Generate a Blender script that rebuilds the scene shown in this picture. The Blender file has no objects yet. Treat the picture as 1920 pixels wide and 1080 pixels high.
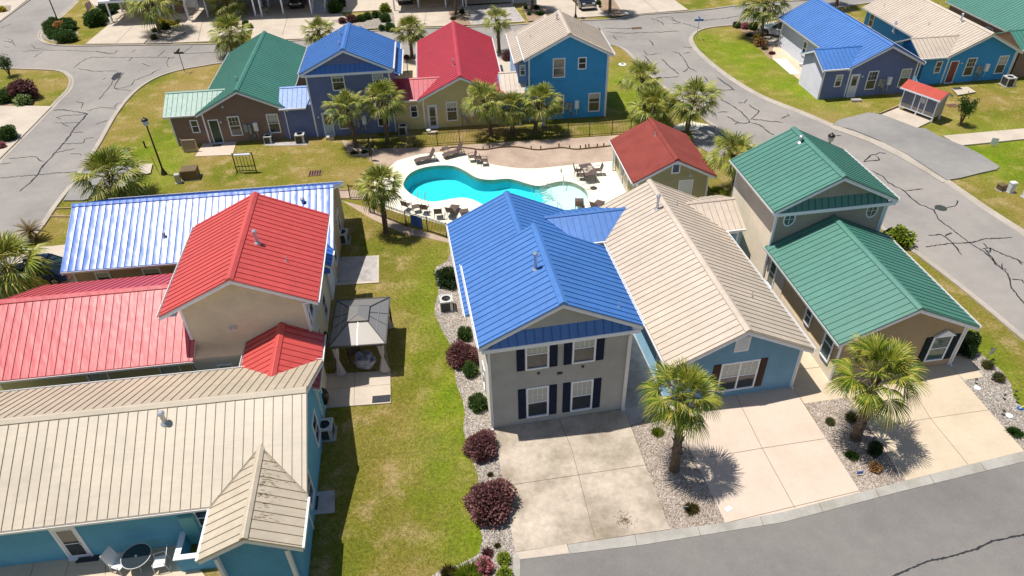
import bpy, bmesh, math, random
from mathutils import Vector, Matrix, noise
from mathutils.geometry import tessellate_polygon
random.seed(7)
S = bpy.context.scene
col = S.collection
R = math.radians
# ------------------------------------------------------------------ camera
CF, TH, RO, CH = 1338.551811, 0.6632978660, -0.02751535641, 28.0
_ct, _st, _cr, _sr = math.cos(TH), math.sin(TH), math.cos(RO), math.sin(RO)
_r0, _u0, FW = Vector((1, 0, 0)), Vector((0, _st, _ct)), Vector((0, _ct, -_st))
CR = _cr*_r0 + _sr*_u0
CU = -_sr*_r0 + _cr*_u0
cd = bpy.data.cameras.new("camera"); cam = bpy.data.objects.new("camera", cd); col.objects.link(cam)
cam.matrix_world = Matrix(((CR.x, CU.x, -FW.x, 0), (CR.y, CU.y, -FW.y, 0), (CR.z, CU.z, -FW.z, CH), (0, 0, 0, 1)))
cd.sensor_width = 36; cd.lens = CF/1920*36; cd.clip_end = 2000; cd.clip_start = .5
S.camera = cam
# ------------------------------------------------------------------ light
SUN = Vector((-.31, .085, 1)).normalized()
S.world = bpy.data.worlds.new("World"); S.world.use_nodes = True
wn = S.world.node_tree; bg = wn.nodes['Background']
sky = wn.nodes.new('ShaderNodeTexSky'); sky.sky_type = 'NISHITA'; sky.sun_disc = False
sky.sun_elevation = math.asin(SUN.z); sky.sun_rotation = math.atan2(SUN.x, SUN.y)
wn.links.new(sky.outputs[0], bg.inputs[0]); bg.inputs[1].default_value = .075
sl = bpy.data.lights.new("sun", 'SUN'); sl.energy = 4.4; sl.angle = R(.5); sl.color = (1, .945, .87)
so = bpy.data.objects.new("sun", sl); col.objects.link(so); so.rotation_euler = (-SUN).to_track_quat('-Z', 'Y').to_euler()
S.view_settings.view_transform = 'Standard'; S.view_settings.look = 'None'; S.view_settings.gamma = 1
S.view_settings.exposure = 0.09
S.render.engine = 'CYCLES'

# ------------------------------------------------------------------ pixel of the photograph -> point in the place
def G(px, py, z=0):
    d = FW*CF + CR*(px-960) - CU*(py-540)
    return Vector((0, 0, CH)) + d*((CH-z)/-d.z)
def UP(px, py, b):
    "point seen at the pixel on the upright plane through ground point b that faces the camera"
    n = Vector((b[0], b[1], 0)).normalized()
    d = FW*CF + CR*(px-960) - CU*(py-540)
    return Vector((0, 0, CH)) + d*(n.dot(Vector((b[0], b[1], 0)))/n.dot(d))
def PG(l, z=0, k=1, ox=0, oy=0): return [G(ox+a/k, oy+b/k, z) for a, b in l]

# ------------------------------------------------------------------ materials
def nt(m): return m.node_tree.nodes, m.node_tree.links
def mat(name, c, rough=.7, spec=.5, metal=0):
    m = bpy.data.materials.new(name); m.use_nodes = True
    b = m.node_tree.nodes['Principled BSDF']
    b.inputs['Base Color'].default_value = (*c, 1); b.inputs['Roughness'].default_value = rough
    b.inputs['Specular IOR Level'].default_value = spec; b.inputs['Metallic'].default_value = metal
    return m
def coord(m, kind='Object', scale=None):
    n, l = nt(m); t = n.new('ShaderNodeTexCoord'); o = t.outputs[kind]
    if scale:
        mp = n.new('ShaderNodeMapping'); mp.inputs['Scale'].default_value = scale; l.new(o, mp.inputs[0]); o = mp.outputs[0]
    return o
def noise_n(m, vec, scale, detail=4, rough=.6):
    n, l = nt(m); t = n.new('ShaderNodeTexNoise'); t.inputs['Scale'].default_value = scale
    t.inputs['Detail'].default_value = detail; t.inputs['Roughness'].default_value = rough
    l.new(vec, t.inputs['Vector']); return t.outputs['Fac']
def ramp(m, fac, stops):
    n, l = nt(m); r = n.new('ShaderNodeValToRGB'); e = r.color_ramp.elements
    while len(e) < len(stops): e.new(.5)
    for i, (p, c) in enumerate(stops):
        e[i].position = p; e[i].color = (*c, 1) if len(c) == 3 else c
    l.new(fac, r.inputs[0]); return r.outputs[0]
def mix(m, a, b, fac, mode='MIX'):
    n, l = nt(m); x = n.new('ShaderNodeMix'); x.data_type = 'RGBA'; x.blend_type = mode
    for s, v in ((0, fac), (6, a), (7, b)):
        if hasattr(v, 'node'): l.new(v, x.inputs[s])
        elif isinstance(v, (int, float)): x.inputs[s].default_value = v
        else: x.inputs[s].default_value = (*v, 1)
    return x.outputs[2]
def setc(m, o): m.node_tree.links.new(o, m.node_tree.nodes['Principled BSDF'].inputs['Base Color'])
def bump(m, h, dist=.02, st=1, prev=None):
    n, l = nt(m); b = n.new('ShaderNodeBump'); b.inputs['Distance'].default_value = dist; b.inputs['Strength'].default_value = st
    l.new(h, b.inputs['Height'])
    if prev: l.new(prev, b.inputs['Normal'])
    l.new(b.outputs[0], n['Principled BSDF'].inputs['Normal']); return b.outputs[0]
def g3(v): return (v, v, v)
def varied(name, c, rough=.7, amt=.18, scale=1.5, fine=30, bd=.004, spec=.4):
    m = mat(name, c, rough, spec); v = coord(m)
    a = noise_n(m, v, scale, 6); b = noise_n(m, v, fine, 3)
    o = mix(m, c, ramp(m, a, [(.3, g3(1-amt)), (.7, g3(1+amt))]), 1, 'MULTIPLY')
    o = mix(m, o, ramp(m, b, [(.3, g3(1-amt*.6)), (.7, g3(1+amt*.6))]), 1, 'MULTIPLY')
    setc(m, o); bump(m, b, bd); return m
def roofmat(name, c, rough=.5, wav=.012, amt=.1, stretch=None, ior=1.55, arch=None, streak=(.35, 5, 1)):
    m = mat(name, c, rough, .85); v = coord(m); m.node_tree.nodes['Principled BSDF'].inputs['IOR'].default_value = ior
    a = noise_n(m, v, .35, 5); s = noise_n(m, coord(m, 'Object', (1, 1, 1)), 3.2, 5)
    o = mix(m, c, ramp(m, a, [(.3, g3(1-amt)), (.7, g3(1+amt))]), 1, 'MULTIPLY')
    o = mix(m, o, ramp(m, s, [(.35, g3(.95)), (.7, g3(1.05))]), 1, 'MULTIPLY')
    o = mix(m, o, ramp(m, noise_n(m, coord(m, 'Object', streak), 1.6, 5, .7), [(.3, g3(.92)), (.55, g3(1.0)), (.75, g3(1.04))]), 1, 'MULTIPLY'); setc(m, o)
    w = noise_n(m, coord(m, 'Object', stretch) if stretch else v, 1.9, 1.5); pb = bump(m, w, wav)
    if arch:
        n, l = nt(m); sp = n.new('ShaderNodeSeparateXYZ'); l.new(v, sp.inputs[0]); q = sp.outputs[0]
        for op, val in (('ADD', arch[0]), ('DIVIDE', .41), ('FRACT', 0), ('SUBTRACT', .5), ('POWER', 2)):
            k = n.new('ShaderNodeMath'); k.operation = op; l.new(q, k.inputs[0]); k.inputs[1].default_value = val; q = k.outputs[0]
        bb = n.new('ShaderNodeBump'); bb.invert = True; bb.inputs['Distance'].default_value = arch[1]*4; l.new(q, bb.inputs['Height']); l.new(pb, bb.inputs['Normal']); l.new(bb.outputs[0], n['Principled BSDF'].inputs['Normal'])
    n, l = nt(m); mr = n.new('ShaderNodeMapRange'); mr.inputs[3].default_value = rough-.06; mr.inputs[4].default_value = rough+.08
    l.new(s, mr.inputs[0]); l.new(mr.outputs[0], n['Principled BSDF'].inputs['Roughness'])
    return m
def siding(name, c, lap=.13, amt=.08, vert=False):
    "lap siding: each course tilts out a little; the shadow gap at its edge is painted in"
    m = mat(name, c, .62, .35); v = coord(m); n, l = nt(m)
    s = n.new('ShaderNodeSeparateXYZ'); l.new(v, s.inputs[0])
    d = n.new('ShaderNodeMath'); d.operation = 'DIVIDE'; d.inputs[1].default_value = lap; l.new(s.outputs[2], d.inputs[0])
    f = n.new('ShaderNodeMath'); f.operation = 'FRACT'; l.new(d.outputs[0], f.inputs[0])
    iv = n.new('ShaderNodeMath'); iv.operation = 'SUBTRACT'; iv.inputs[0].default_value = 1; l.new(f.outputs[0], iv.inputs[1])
    a = noise_n(m, v, 1.1, 5); g = noise_n(m, coord(m, 'Object', (3, 3, 30)), 3, 4)
    o = mix(m, c, ramp(m, a, [(.3, g3(1-amt)), (.7, g3(1+amt))]), 1, 'MULTIPLY')
    o = mix(m, o, ramp(m, g, [(.3, g3(.95)), (.7, g3(1.05))]), 1, 'MULTIPLY'); o = mix(m, o, ramp(m, f.outputs[0], [(0, g3(.80)), (.13, g3(.97)), (.2, g3(1.02))]), 1, 'MULTIPLY'); setc(m, o)  # last ramp paints the shadow gap of each lap as a dark line
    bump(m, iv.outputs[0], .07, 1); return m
def leafmat(name, cols, rough=.55, trans=.25, spec=.35):
    m = mat(name, cols[0], rough, spec); n, l = nt(m)
    g = n.new('ShaderNodeNewGeometry'); k = len(cols)-1
    c = ramp(m, g.outputs['Random Per Island'], [(i/k, x) for i, x in enumerate(cols)])
    setc(m, c); t = n.new('ShaderNodeBsdfTranslucent'); l.new(c, t.inputs[0])
    x = n.new('ShaderNodeMixShader'); x.inputs[0].default_value = trans
    l.new(n['Principled BSDF'].outputs[0], x.inputs[1]); l.new(t.outputs[0], x.inputs[2])
    l.new(x.outputs[0], n['Material Output'].inputs[0]); return m
def sc(c, k): return tuple(min(1, x*k) for x in c)

WATERED = [(-3.6, 34.5, 4.2, 7.5, 0), (-2.6, 25, 3.2, 6.5, -.1), (-2.0, 18.8, 2.6, 3.8, 0), (26.5, 72, 5.5, 16, .42), (24, 31, 3, 12, .33), (41, 52, 8, 7, 0), (12, 66, 3, 8, 0), (-24, 92, 5, 9, .5), (-30, 52, 4, 10, 0)]
def grassmat():
    m = mat('grass', (.2, .22, .03), .9, .15); v = coord(m)
    big = noise_n(m, v, .14, 4, .55); mid = noise_n(m, v, .62, 6, .62); fine = noise_n(m, v, 5.5, 6, .8); tiny = noise_n(m, v, 19, 3, .85)
    base = ramp(m, big, [(.36, (.33, .235, .085)), (.46, (.27, .215, .05)), (.56, (.20, .195, .025)), (.68, (.13, .165, .012))])
    dry = ramp(m, mid, [(.40, (.25, .215, .03)), (.62, (.42, .31, .14))])
    k = ramp(m, mid, [(.48, g3(0)), (.66, g3(.85))])
    o = mix(m, base, dry, k); n, l = nt(m); tot = None
    # watered parts of the lawns are lusher
    for cx, cy, rx, ry, an in WATERED:
        mp = n.new('ShaderNodeMapping'); mp.vector_type = 'TEXTURE'; mp.inputs['Location'].default_value = (cx, cy, 0); mp.inputs['Rotation'].default_value = (0, 0, an); mp.inputs['Scale'].default_value = (rx, ry, 1000); l.new(v, mp.inputs[0])
        ln = n.new('ShaderNodeVectorMath'); ln.operation = 'LENGTH'; l.new(mp.outputs[0], ln.inputs[0]); mr = n.new('ShaderNodeMapRange'); mr.inputs[1].default_value = 1.15; mr.inputs[2].default_value = .45; l.new(ln.outputs['Value'], mr.inputs[0])
        if tot is None: tot = mr.outputs[0]
        else: mx = n.new('ShaderNodeMath'); mx.operation = 'MAXIMUM'; l.new(tot, mx.inputs[0]); l.new(mr.outputs[0], mx.inputs[1]); tot = mx.outputs[0]
    nz = n.new('ShaderNodeMath'); nz.operation = 'MULTIPLY_ADD'; l.new(noise_n(m, v, .38, 5, .6), nz.inputs[0]); nz.inputs[1].default_value = 2.0; nz.inputs[2].default_value = -.3; mu = n.new('ShaderNodeMath'); mu.operation = 'MULTIPLY'; mu.use_clamp = True; l.new(tot, mu.inputs[0]); l.new(nz.outputs[0], mu.inputs[1])
    o = mix(m, o, ramp(m, mid, [(.35, (.135, .225, .008)), (.65, (.235, .285, .016))]), mu.outputs[0])
    o = mix(m, o, ramp(m, fine, [(.28, g3(.55)), (.5, g3(1.12)), (.70, g3(1.75))]), 1, 'MULTIPLY')
    o = mix(m, o, ramp(m, tiny, [(.25, g3(.5)), (.75, g3(1.5))]), 1, 'MULTIPLY')
    setc(m, o); b = bump(m, fine, .08); bump(m, tiny, .05, 1, b); return m
def asphaltmat(name, c):
    m = mat(name, c, .85, .25); v = coord(m)
    a = noise_n(m, v, .12, 5, .6); b = noise_n(m, v, 1.3, 6, .7); f = noise_n(m, v, 22, 3, .7)
    o = mix(m, c, ramp(m, a, [(.3, (.78, .77, .78)), (.5, (1, .99, .97)), (.7, (1.14, 1.12, 1.07))]), 1, 'MULTIPLY')
    o = mix(m, o, ramp(m, b, [(.3, g3(.93)), (.7, g3(1.07))]), 1, 'MULTIPLY')
    o = mix(m, o, ramp(m, f, [(.25, g3(.84)), (.75, g3(1.16))]), 1, 'MULTIPLY')
    setc(m, o); bump(m, f, .006); return m
def concmat(name, c, stain=.12, ss=.5):
    m = mat(name, c, .8, .3); v = coord(m)
    a = noise_n(m, v, ss, 7, .62); b = noise_n(m, v, 4, 6, .7); f = noise_n(m, v, 40, 3, .7)
    lo = tuple(1-stain*k for k in (1.1, 1.15, 1.3))
    o = mix(m, c, ramp(m, a, [(.34, lo), (.52, g3(1)), (.7, g3(1+stain*.8))]), 1, 'MULTIPLY')
    o = mix(m, o, ramp(m, b, [(.3, g3(1-stain*.45)), (.7, g3(1+stain*.35))]), 1, 'MULTIPLY')
    o = mix(m, o, ramp(m, f, [(.25, g3(.94)), (.75, g3(1.06))]), 1, 'MULTIPLY')
    setc(m, o); bump(m, f, .003); return m
def gravelmat(name, cols, sc_=16):
    m = mat(name, cols[0], .8, .3); n, l = nt(m); v = coord(m)
    t = n.new('ShaderNodeTexVoronoi'); t.inputs['Scale'].default_value = sc_; l.new(v, t.inputs['Vector'])
    s = n.new('ShaderNodeSeparateColor'); l.new(t.outputs['Color'], s.inputs[0]); k = len(cols)-1
    c = ramp(m, s.outputs[0], [(i/k, x) for i, x in enumerate(cols)])
    a = noise_n(m, v, .6, 4)
    c = mix(m, c, ramp(m, a, [(.3, g3(.86)), (.7, g3(1.12))]), 1, 'MULTIPLY')
    setc(m, c); iv = ramp(m, t.outputs['Distance'], [(0, g3(1)), (.7, g3(0))]); bump(m, iv, .05, 1); return m
def shinglemat(name, c):
    m = mat(name, c, .9, .2); n, l = nt(m); v = coord(m)
    a = noise_n(m, v, .8, 5); f = noise_n(m, v, 24, 3, .8)
    o = mix(m, c, ramp(m, a, [(.3, g3(.86)), (.7, g3(1.14))]), 1, 'MULTIPLY')
    o = mix(m, o, ramp(m, f, [(.25, g3(.8)), (.75, g3(1.2))]), 1, 'MULTIPLY'); setc(m, o)
    bump(m, f, .01); return m

M = {}
RC = dict(blue=(.055, .195, .55), green=(.055, .22, .165), red=(.50, .035, .06), coral=(.62, .075, .065), beige=(.61, .51, .41), cream=(.56, .48, .36))
for k, c in RC.items():
    M['roof_'+k] = roofmat('roof_'+k, c, wav=.016 if k in ('blue', 'coral') else .006)
    M['seam_'+k] = mat('seam_'+k, sc(c, .6 if k not in('beige','cream') else .5), .5)
M['roof_pink'] = roofmat('roof_pink', (.60, .085, .10), .46, .035, .1, (1.5, .35, 1), 1.45, (3.1, .0035), (5, .35, 1)); M['roof_gloss'] = roofmat('roof_gloss', (.05, .17, .60), .33, .03, .06, (.8, .3, 1), 1.38, (.2, .0105), (5, .35, 1)); M['seam_pink'] = mat('seam_pink', (.3, .03, .04), .5)
M['shingle_red'] = shinglemat('shingle_red', (.27, .062, .05)); M['shingle_brick'] = shinglemat('shingle_brick', (.5, .1, .075))
WC = dict(taupe=(.60, .55, .47), skyblue=(.26, .47, .62), tan=(.58, .41, .22), brown=(.34, .215, .135), slate=(.205, .24, .40), yellow=(.78, .63, .28),
          azure=(.07, .41, .74), cream=(.88, .73, .49), teal=(.15, .45, .60), sand=(.62, .53, .41), olive=(.42, .38, .29), greywall=(.36, .34, .31), slate2=(.20, .20, .33), white=(.78, .78, .78), lightgrey=(.60, .61, .66), farblue=(.25, .38, .55))
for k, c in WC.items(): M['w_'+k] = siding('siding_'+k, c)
M['trim'] = varied('white_trim', (.84, .88, .96), .5, .04)
M['gutter'] = mat('gutter_white', (.8, .8, .8), .4)
M['glass'] = mat('glass_dark', (.035, .045, .055), .08, .8)
M['glassg'] = mat('glass_green', (.04, .09, .085), .08, .8)
M['blind'] = mat('blind', (.42, .45, .42), .4, .6)
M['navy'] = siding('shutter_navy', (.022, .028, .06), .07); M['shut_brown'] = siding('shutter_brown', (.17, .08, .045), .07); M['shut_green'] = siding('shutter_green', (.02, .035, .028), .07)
M['steel'] = mat('galvanised', (.6, .62, .66), .35, .5, .7); M['black'] = mat('black_metal', (.012, .012, .013), .45)
M['dgreen'] = mat('door_green', (.015, .05, .025), .4); M['doorblue'] = mat('door_paleblue', (.42, .55, .68), .5); M['doorwhite'] = mat('door_white', (.68, .72, .8), .45)
M['grass'] = grassmat(); M['road'] = asphaltmat('asphalt_old', (.32, .30, .282)); M['road2'] = asphaltmat('asphalt_front', (.225, .215, .205)); M['pad'] = asphaltmat('asphalt_pad', (.30, .292, .28))
M['kerb'] = concmat('kerb_concrete', (.46, .41, .35), .12); M['kerb2'] = concmat('kerb_grey', (.42, .40, .36), .16, .9)
M['conc'] = concmat('concrete', (.58, .50, .41), .10); M['conc_st'] = concmat('concrete_stained', (.51, .435, .35), .36, .42)
M['conc_pk'] = concmat('concrete_pinkish', (.66, .54, .44), .06); M['conc_cr'] = concmat('concrete_cream', (.64, .53, .39), .07); M['conc_gr'] = concmat('concrete_grey', (.46, .43, .41), .22, 1.4)
M['deck'] = concmat('pool_deck', (.86, .82, .66), .05); M['joint'] = mat('joint', (.2, .15, .11), .9)
M['gravel'] = gravelmat('gravel_white', [(.20, .16, .13), (.36, .31, .26), (.46, .41, .36), (.66, .61, .55)], 17)
M['gravelp'] = gravelmat('gravel_pink', [(.26, .2, .15), (.42, .34, .27), (.5, .42, .35), (.66, .58, .52)], 17)
M['mulch'] = gravelmat('mulch', [(.3, .2, .13), (.42, .3, .2), (.5, .37, .26)], 12)
M['dirt'] = varied('bare_dirt', (.46, .35, .27), .95, .22, .5, 9, .02)
M['sealant'] = mat('tar', (.03, .03, .033), .5)
M['bark'] = varied('palm_bark', (.17, .12, .085), .95, .4, 3, 14, .08); M['boot'] = varied('palm_boots', (.13, .095, .065), .95, .35, 3, 14, .05)
M['frond'] = leafmat('palm_frond', [(.05, .09, .015), (.14, .20, .022), (.26, .32, .035), (.42, .42, .07), (.55, .48, .16), (.17, .23, .028)], .45, .12)
M['frondn'] = leafmat('palm_frond_near', [(.03, .07, .008), (.09, .16, .012), (.20, .26, .018), (.36, .38, .03), (.50, .42, .10), (.12, .19, .018)], .45, .12)
M['skirt'] = leafmat('palm_skirt', [(.30, .24, .10), (.22, .22, .06), (.42, .36, .20)])
M['blades'] = leafmat('grass_blades', [(.07, .12, .01), (.16, .25, .015), (.24, .30, .025), (.36, .34, .07), (.45, .36, .15)], .8, .2, .1)
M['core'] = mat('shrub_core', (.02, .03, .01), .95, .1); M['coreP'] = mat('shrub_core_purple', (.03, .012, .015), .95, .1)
M['lf_green'] = leafmat('leaf_green', [(.03, .07, .015), (.06, .13, .02), (.10, .19, .03)]); M['lf_dark'] = leafmat('leaf_dark', [(.015, .035, .012), (.03, .07, .02), (.05, .1, .025)])
M['lf_lime'] = leafmat('leaf_lime', [(.16, .24, .02), (.27, .36, .03), (.38, .42, .05)]); M['lf_purple'] = leafmat('leaf_purple', [(.10, .035, .04), (.21, .085, .085), (.36, .19, .17)])
M['lf_olive'] = leafmat('leaf_olive', [(.12, .09, .03), (.18, .15, .05), (.1, .11, .03)]); M['lf_yellow'] = leafmat('petal_yellow', [(.7, .48, .02), (.75, .6, .05), (.3, .3, .03)])
M['lf_pink'] = leafmat('petal_pink', [(.55, .1, .16), (.65, .25, .3), (.12, .14, .04)]); M['lf_orange'] = leafmat('petal_orange', [(.7, .3, .08), (.6, .42, .2), (.5, .2, .05)])
M['lf_white'] = leafmat('petal_white', [(.6, .65, .4), (.2, .3, .06), (.12, .2, .04)])
M['sago'] = leafmat('sago_leaf', [(.12, .1, .03), (.25, .15, .05), (.1, .12, .03)])
M['wood'] = varied('timber', (.42, .3, .18), .85, .2); M['wicker'] = varied('brown_sling', (.12, .085, .075), .7, .2); M['bronze'] = mat('bronze_frame', (.10, .08, .065), .45, .5, .4)
M['tile_tan'] = mat('table_tile', (.5, .42, .34), .6); M['util_brown'] = varied('utility_brown', (.17, .115, .06), .6, .12); M['util_grey'] = mat('utility_grey', (.5, .52, .5), .5); M['util_dgrey'] = mat('meter_grey', (.27, .31, .34), .5)
M['polycarb'] = mat('smoked_polycarbonate', (.23, .225, .22), .3, .5); M['gz_tan'] = mat('gazebo_panel_tan', (.33, .30, .26), .45); M['gz_frame'] = mat('gazebo_frame', (.09, .085, .08), .5)
M['curtain'] = mat('curtain', (.5, .45, .46), .9); M['cushion'] = varied('cushion', (.36, .35, .42), .9, .2); M['mat_dark'] = varied('door_mat', (.045, .05, .06), .95, .2, 8, 50)
M['acdark'] = mat('ac_grille', (.05, .052, .056), .6); M['ackhaki'] = mat('ac_case', (.62, .62, .60), .5)
M['tyre'] = mat('tyre', (.015, .015, .015), .8); M['carwhite'] = mat('paint_white', (.7, .73, .78), .25, .6); M['carnavy'] = mat('paint_navy', (.012, .03, .12), .2, .7); M['carblack'] = mat('paint_black', (.012, .014, .02), .2, .7)
M['chrome'] = mat('chrome', (.7, .7, .72), .2, .5, 1); M['carglass'] = mat('car_glass', (.03, .06, .07), .06, .9); M['lamphead'] = mat('headlamp', (.7, .72, .75), .15, .8)
M['brownpole'] = mat('lamp_post_paint', (.04, .022, .018), .5); M['lantern'] = mat('lantern_glass', (.66, .7, .74), .3); M['signblue'] = mat('sign_blue', (.03, .16, .5), .5); M['signgreen'] = mat('sign_dark', (.06, .07, .06), .5)
M['flagred'] = mat('flag_red', (.5, .04, .05), .8); M['flagblue'] = mat('flag_blue', (.03, .04, .2), .8); M['towel'] = mat('towel_blue', (.05, .13, .42), .9); M['panelblue'] = mat('mailbox_door', (.10, .12, .20), .45); M['paper'] = mat('paper', (.75, .77, .8), .8)
M['brick'] = varied('brick', (.3, .17, .11), .9, .25, 2, 12); M['yellowpaint'] = mat('yellow_paint', (.7, .65, .2), .6); M['aqua'] = mat('seafoam_paint', (.16, .42, .44), .6)
def watermat():
    m = mat('pool_water', (0, .3, .35), .03); n, l = nt(m); v = coord(m)
    w = noise_n(m, v, 5, 3, .7); bn = n.new('ShaderNodeBump'); bn.inputs['Distance'].default_value = .03; bn.inputs['Strength'].default_value = .8; l.new(w, bn.inputs['Height'])
    tr = n.new('ShaderNodeBsdfTransparent'); tr.inputs[0].default_value = (.80, .985, .99, 1); gl = n.new('ShaderNodeBsdfGlossy'); gl.inputs['Roughness'].default_value = .06; l.new(bn.outputs[0], gl.inputs['Normal'])
    fr = n.new('ShaderNodeFresnel'); fr.inputs[0].default_value = 1.33; l.new(bn.outputs[0], fr.inputs['Normal'])
    x = n.new('ShaderNodeMixShader'); l.new(fr.outputs[0], x.inputs[0]); l.new(tr.outputs[0], x.inputs[1]); l.new(gl.outputs[0], x.inputs[2]); l.new(x.outputs[0], n['Material Output'].inputs[0]); return m
M['water'] = watermat()
def plaster():
    m = mat('pool_plaster', (.05, .62, .72), .8); v = coord(m); n, l = nt(m)
    a = noise_n(m, v, 9, 3, .8)
    o = mix(m, (.03, .64, .71), ramp(m, a, [(.35, g3(.82)), (.62, g3(1.25))]), 1, 'MULTIPLY'); setc(m, o); return m
M['plaster'] = plaster(); M['plaster_deep'] = varied('pool_plaster_deep', (.02, .47, .56), .8, .1); M['plaster_white'] = varied('pool_plaster_shallow', (.80, .84, .80), .8, .04, 2, 9); M['coping'] = varied('coping', (.36, .36, .27), .8, .15)

# ------------------------------------------------------------------ mesh helpers
class MB:
    def __init__(s): s.v = []; s.f = []; s.m = []; s.T = None
    def add(s, vs, fs, m=0):
        o = len(s.v)
        s.v += [tuple(s.T @ Vector(v)) if s.T else tuple(v) for v in vs]
        s.f += [tuple(i+o for i in f) for f in fs]; s.m += [m]*len(fs); return s
    def box(s, x0, x1, y0, y1, z0, z1, m=0):
        return s.add([(x0, y0, z0), (x1, y0, z0), (x1, y1, z0), (x0, y1, z0), (x0, y0, z1), (x1, y0, z1), (x1, y1, z1), (x0, y1, z1)],
                     [(0, 3, 2, 1), (4, 5, 6, 7), (0, 1, 5, 4), (1, 2, 6, 5), (2, 3, 7, 6), (3, 0, 4, 7)], m)
    def bar(s, a, b, r=.02, m=0, n=6, r2=None):
        a, b = Vector(a), Vector(b); d = b-a
        if d.length < 1e-6: return s
        r2 = r if r2 is None else r2
        q = d.to_track_quat('Z', 'X'); vs = []
        for p, rr in ((a, r), (b, r2)):
            for i in range(n):
                t = 2*math.pi*(i+.5)/n; vs.append(p+q @ Vector((math.cos(t)*rr, math.sin(t)*rr, 0)))
        return s.add(vs, [(i, (i+1) % n, n+(i+1) % n, n+i) for i in range(n)]+[tuple(range(n-1, -1, -1)), tuple(range(n, 2*n))], m)
    def path(s, pts, r=.02, m=0, n=6):
        for a, b in zip(pts, pts[1:]): s.bar(a, b, r, m, n)
        return s
    def lathe(s, prof, c=(0, 0, 0), n=16, m=0):
        c = Vector(c); vs = []; fs = []
        for r, z in prof:
            for i in range(n): t = 2*math.pi*i/n; vs.append(c+Vector((math.cos(t)*r, math.sin(t)*r, z)))
        for k in range(len(prof)-1):
            for i in range(n): fs.append((k*n+i, k*n+(i+1) % n, (k+1)*n+(i+1) % n, (k+1)*n+i))
        fs.append(tuple(range(n-1, -1, -1))); fs.append(tuple(range((len(prof)-1)*n, len(prof)*n)))
        return s.add(vs, fs, m)
    def prism(s, pts, dvec, m=0):
        "closed polygon pts extruded along dvec"
        n = len(pts); d = Vector(dvec); vs = [Vector(p) for p in pts]+[Vector(p)+d for p in pts]
        return s.add(vs, [tuple(range(n-1, -1, -1)), tuple(range(n, 2*n))]+[(i, (i+1) % n, n+(i+1) % n, n+i) for i in range(n)], m)
    def build(s, name, mats, parent=None, loc=None, smooth=False, fixn=True):
        me = bpy.data.meshes.new(name); me.from_pydata(s.v, [], s.f)
        mats = mats if isinstance(mats, (list, tuple)) else [mats]
        for k in mats: me.materials.append(M[k] if isinstance(k, str) else k)
        me.polygons.foreach_set('material_index', s.m)
        if smooth: me.polygons.foreach_set('use_smooth', [True]*len(s.f))
        if fixn:
            b = bmesh.new(); b.from_mesh(me); bmesh.ops.recalc_face_normals(b, faces=b.faces); b.to_mesh(me); b.free()
        me.update(); o = bpy.data.objects.new(name, me); col.objects.link(o)
        if parent: o.parent = parent
        if loc is not None: o.location = loc
        return o
def tag(o, label=None, cat=None, group=None, kind=None):
    if label: o['label'] = label
    if cat: o['category'] = cat
    if group: o['group'] = group
    if kind: o['kind'] = kind
    return o
def empty(name, loc=(0, 0, 0), rz=0, label=None, cat=None, group=None):
    o = bpy.data.objects.new(name, None); col.objects.link(o); o.location = loc; o.rotation_euler = (0, 0, rz)
    return tag(o, label, cat, group)
def dup(root, loc, rz=0, label=None, group=None, scale=None):
    def cp(o, par):
        c = o.copy(); col.objects.link(c); c.parent = par
        for ch in KIDS.get(o.name, []): cp(ch, c)
        return c
    r = cp(root, None); r.location = loc; r.rotation_euler = (0, 0, rz)
    if scale is not None: r.scale = scale if hasattr(scale, '__len__') else (scale,)*3
    if label: r['label'] = label
    if group: r['group'] = group
    return r
KIDS = {}
def index(root):
    def w(o):
        ch = [x for x in bpy.data.objects if x.parent == o]
        if ch: KIDS[o.name] = ch
        for c in ch: w(c)
    w(root)
def sheet(name, pts, z, m, holes=(), label=None, kind='structure', th=0, parent=None):
    loops = [[Vector((p[0], p[1], 0)) for p in pts]]+[[Vector((p[0], p[1], 0)) for p in h] for h in holes]
    tris = tessellate_polygon(loops); allp = [p for l in loops for p in l]
    b = MB(); b.add([(p.x, p.y, z) for p in allp], [])
    for t in tris:
        a, c, d = (allp[i] for i in t)
        if (c-a).cross(d-a).z < 0: t = (t[0], t[2], t[1])
        b.f.append(tuple(t)); b.m.append(0)
    if th:
        for l in loops:
            n = len(l); vs = [(p.x, p.y, z) for p in l]+[(p.x, p.y, z-th) for p in l]
            b.add(vs, [(i, (i+1) % n, n+(i+1) % n, n+i) for i in range(n)])
    o = b.build(name, m, parent, fixn=False)
    if kind: tag(o, kind=kind)
    return o
def smooth_poly(p, n=3, closed=True):
    out = []; N = len(p)
    rng = range(N) if closed else range(N-1)
    for i in rng:
        p0 = p[(i-1) % N] if closed or i > 0 else p[i]; p1 = p[i]; p2 = p[(i+1) % N]; p3 = p[(i+2) % N] if closed or i+2 < N else p2
        for k in range(n):
            t = k/n; a = [0, 0]
            for j in (0, 1):
                a[j] = .5*((2*p1[j])+(-p0[j]+p2[j])*t+(2*p0[j]-5*p1[j]+4*p2[j]-p3[j])*t*t+(-p0[j]+3*p1[j]-3*p2[j]+p3[j])*t**3)
            out.append(Vector((a[0], a[1], 0)))
    if not closed: out.append(Vector((p[-1][0], p[-1][1], 0)))
    return out
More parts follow.
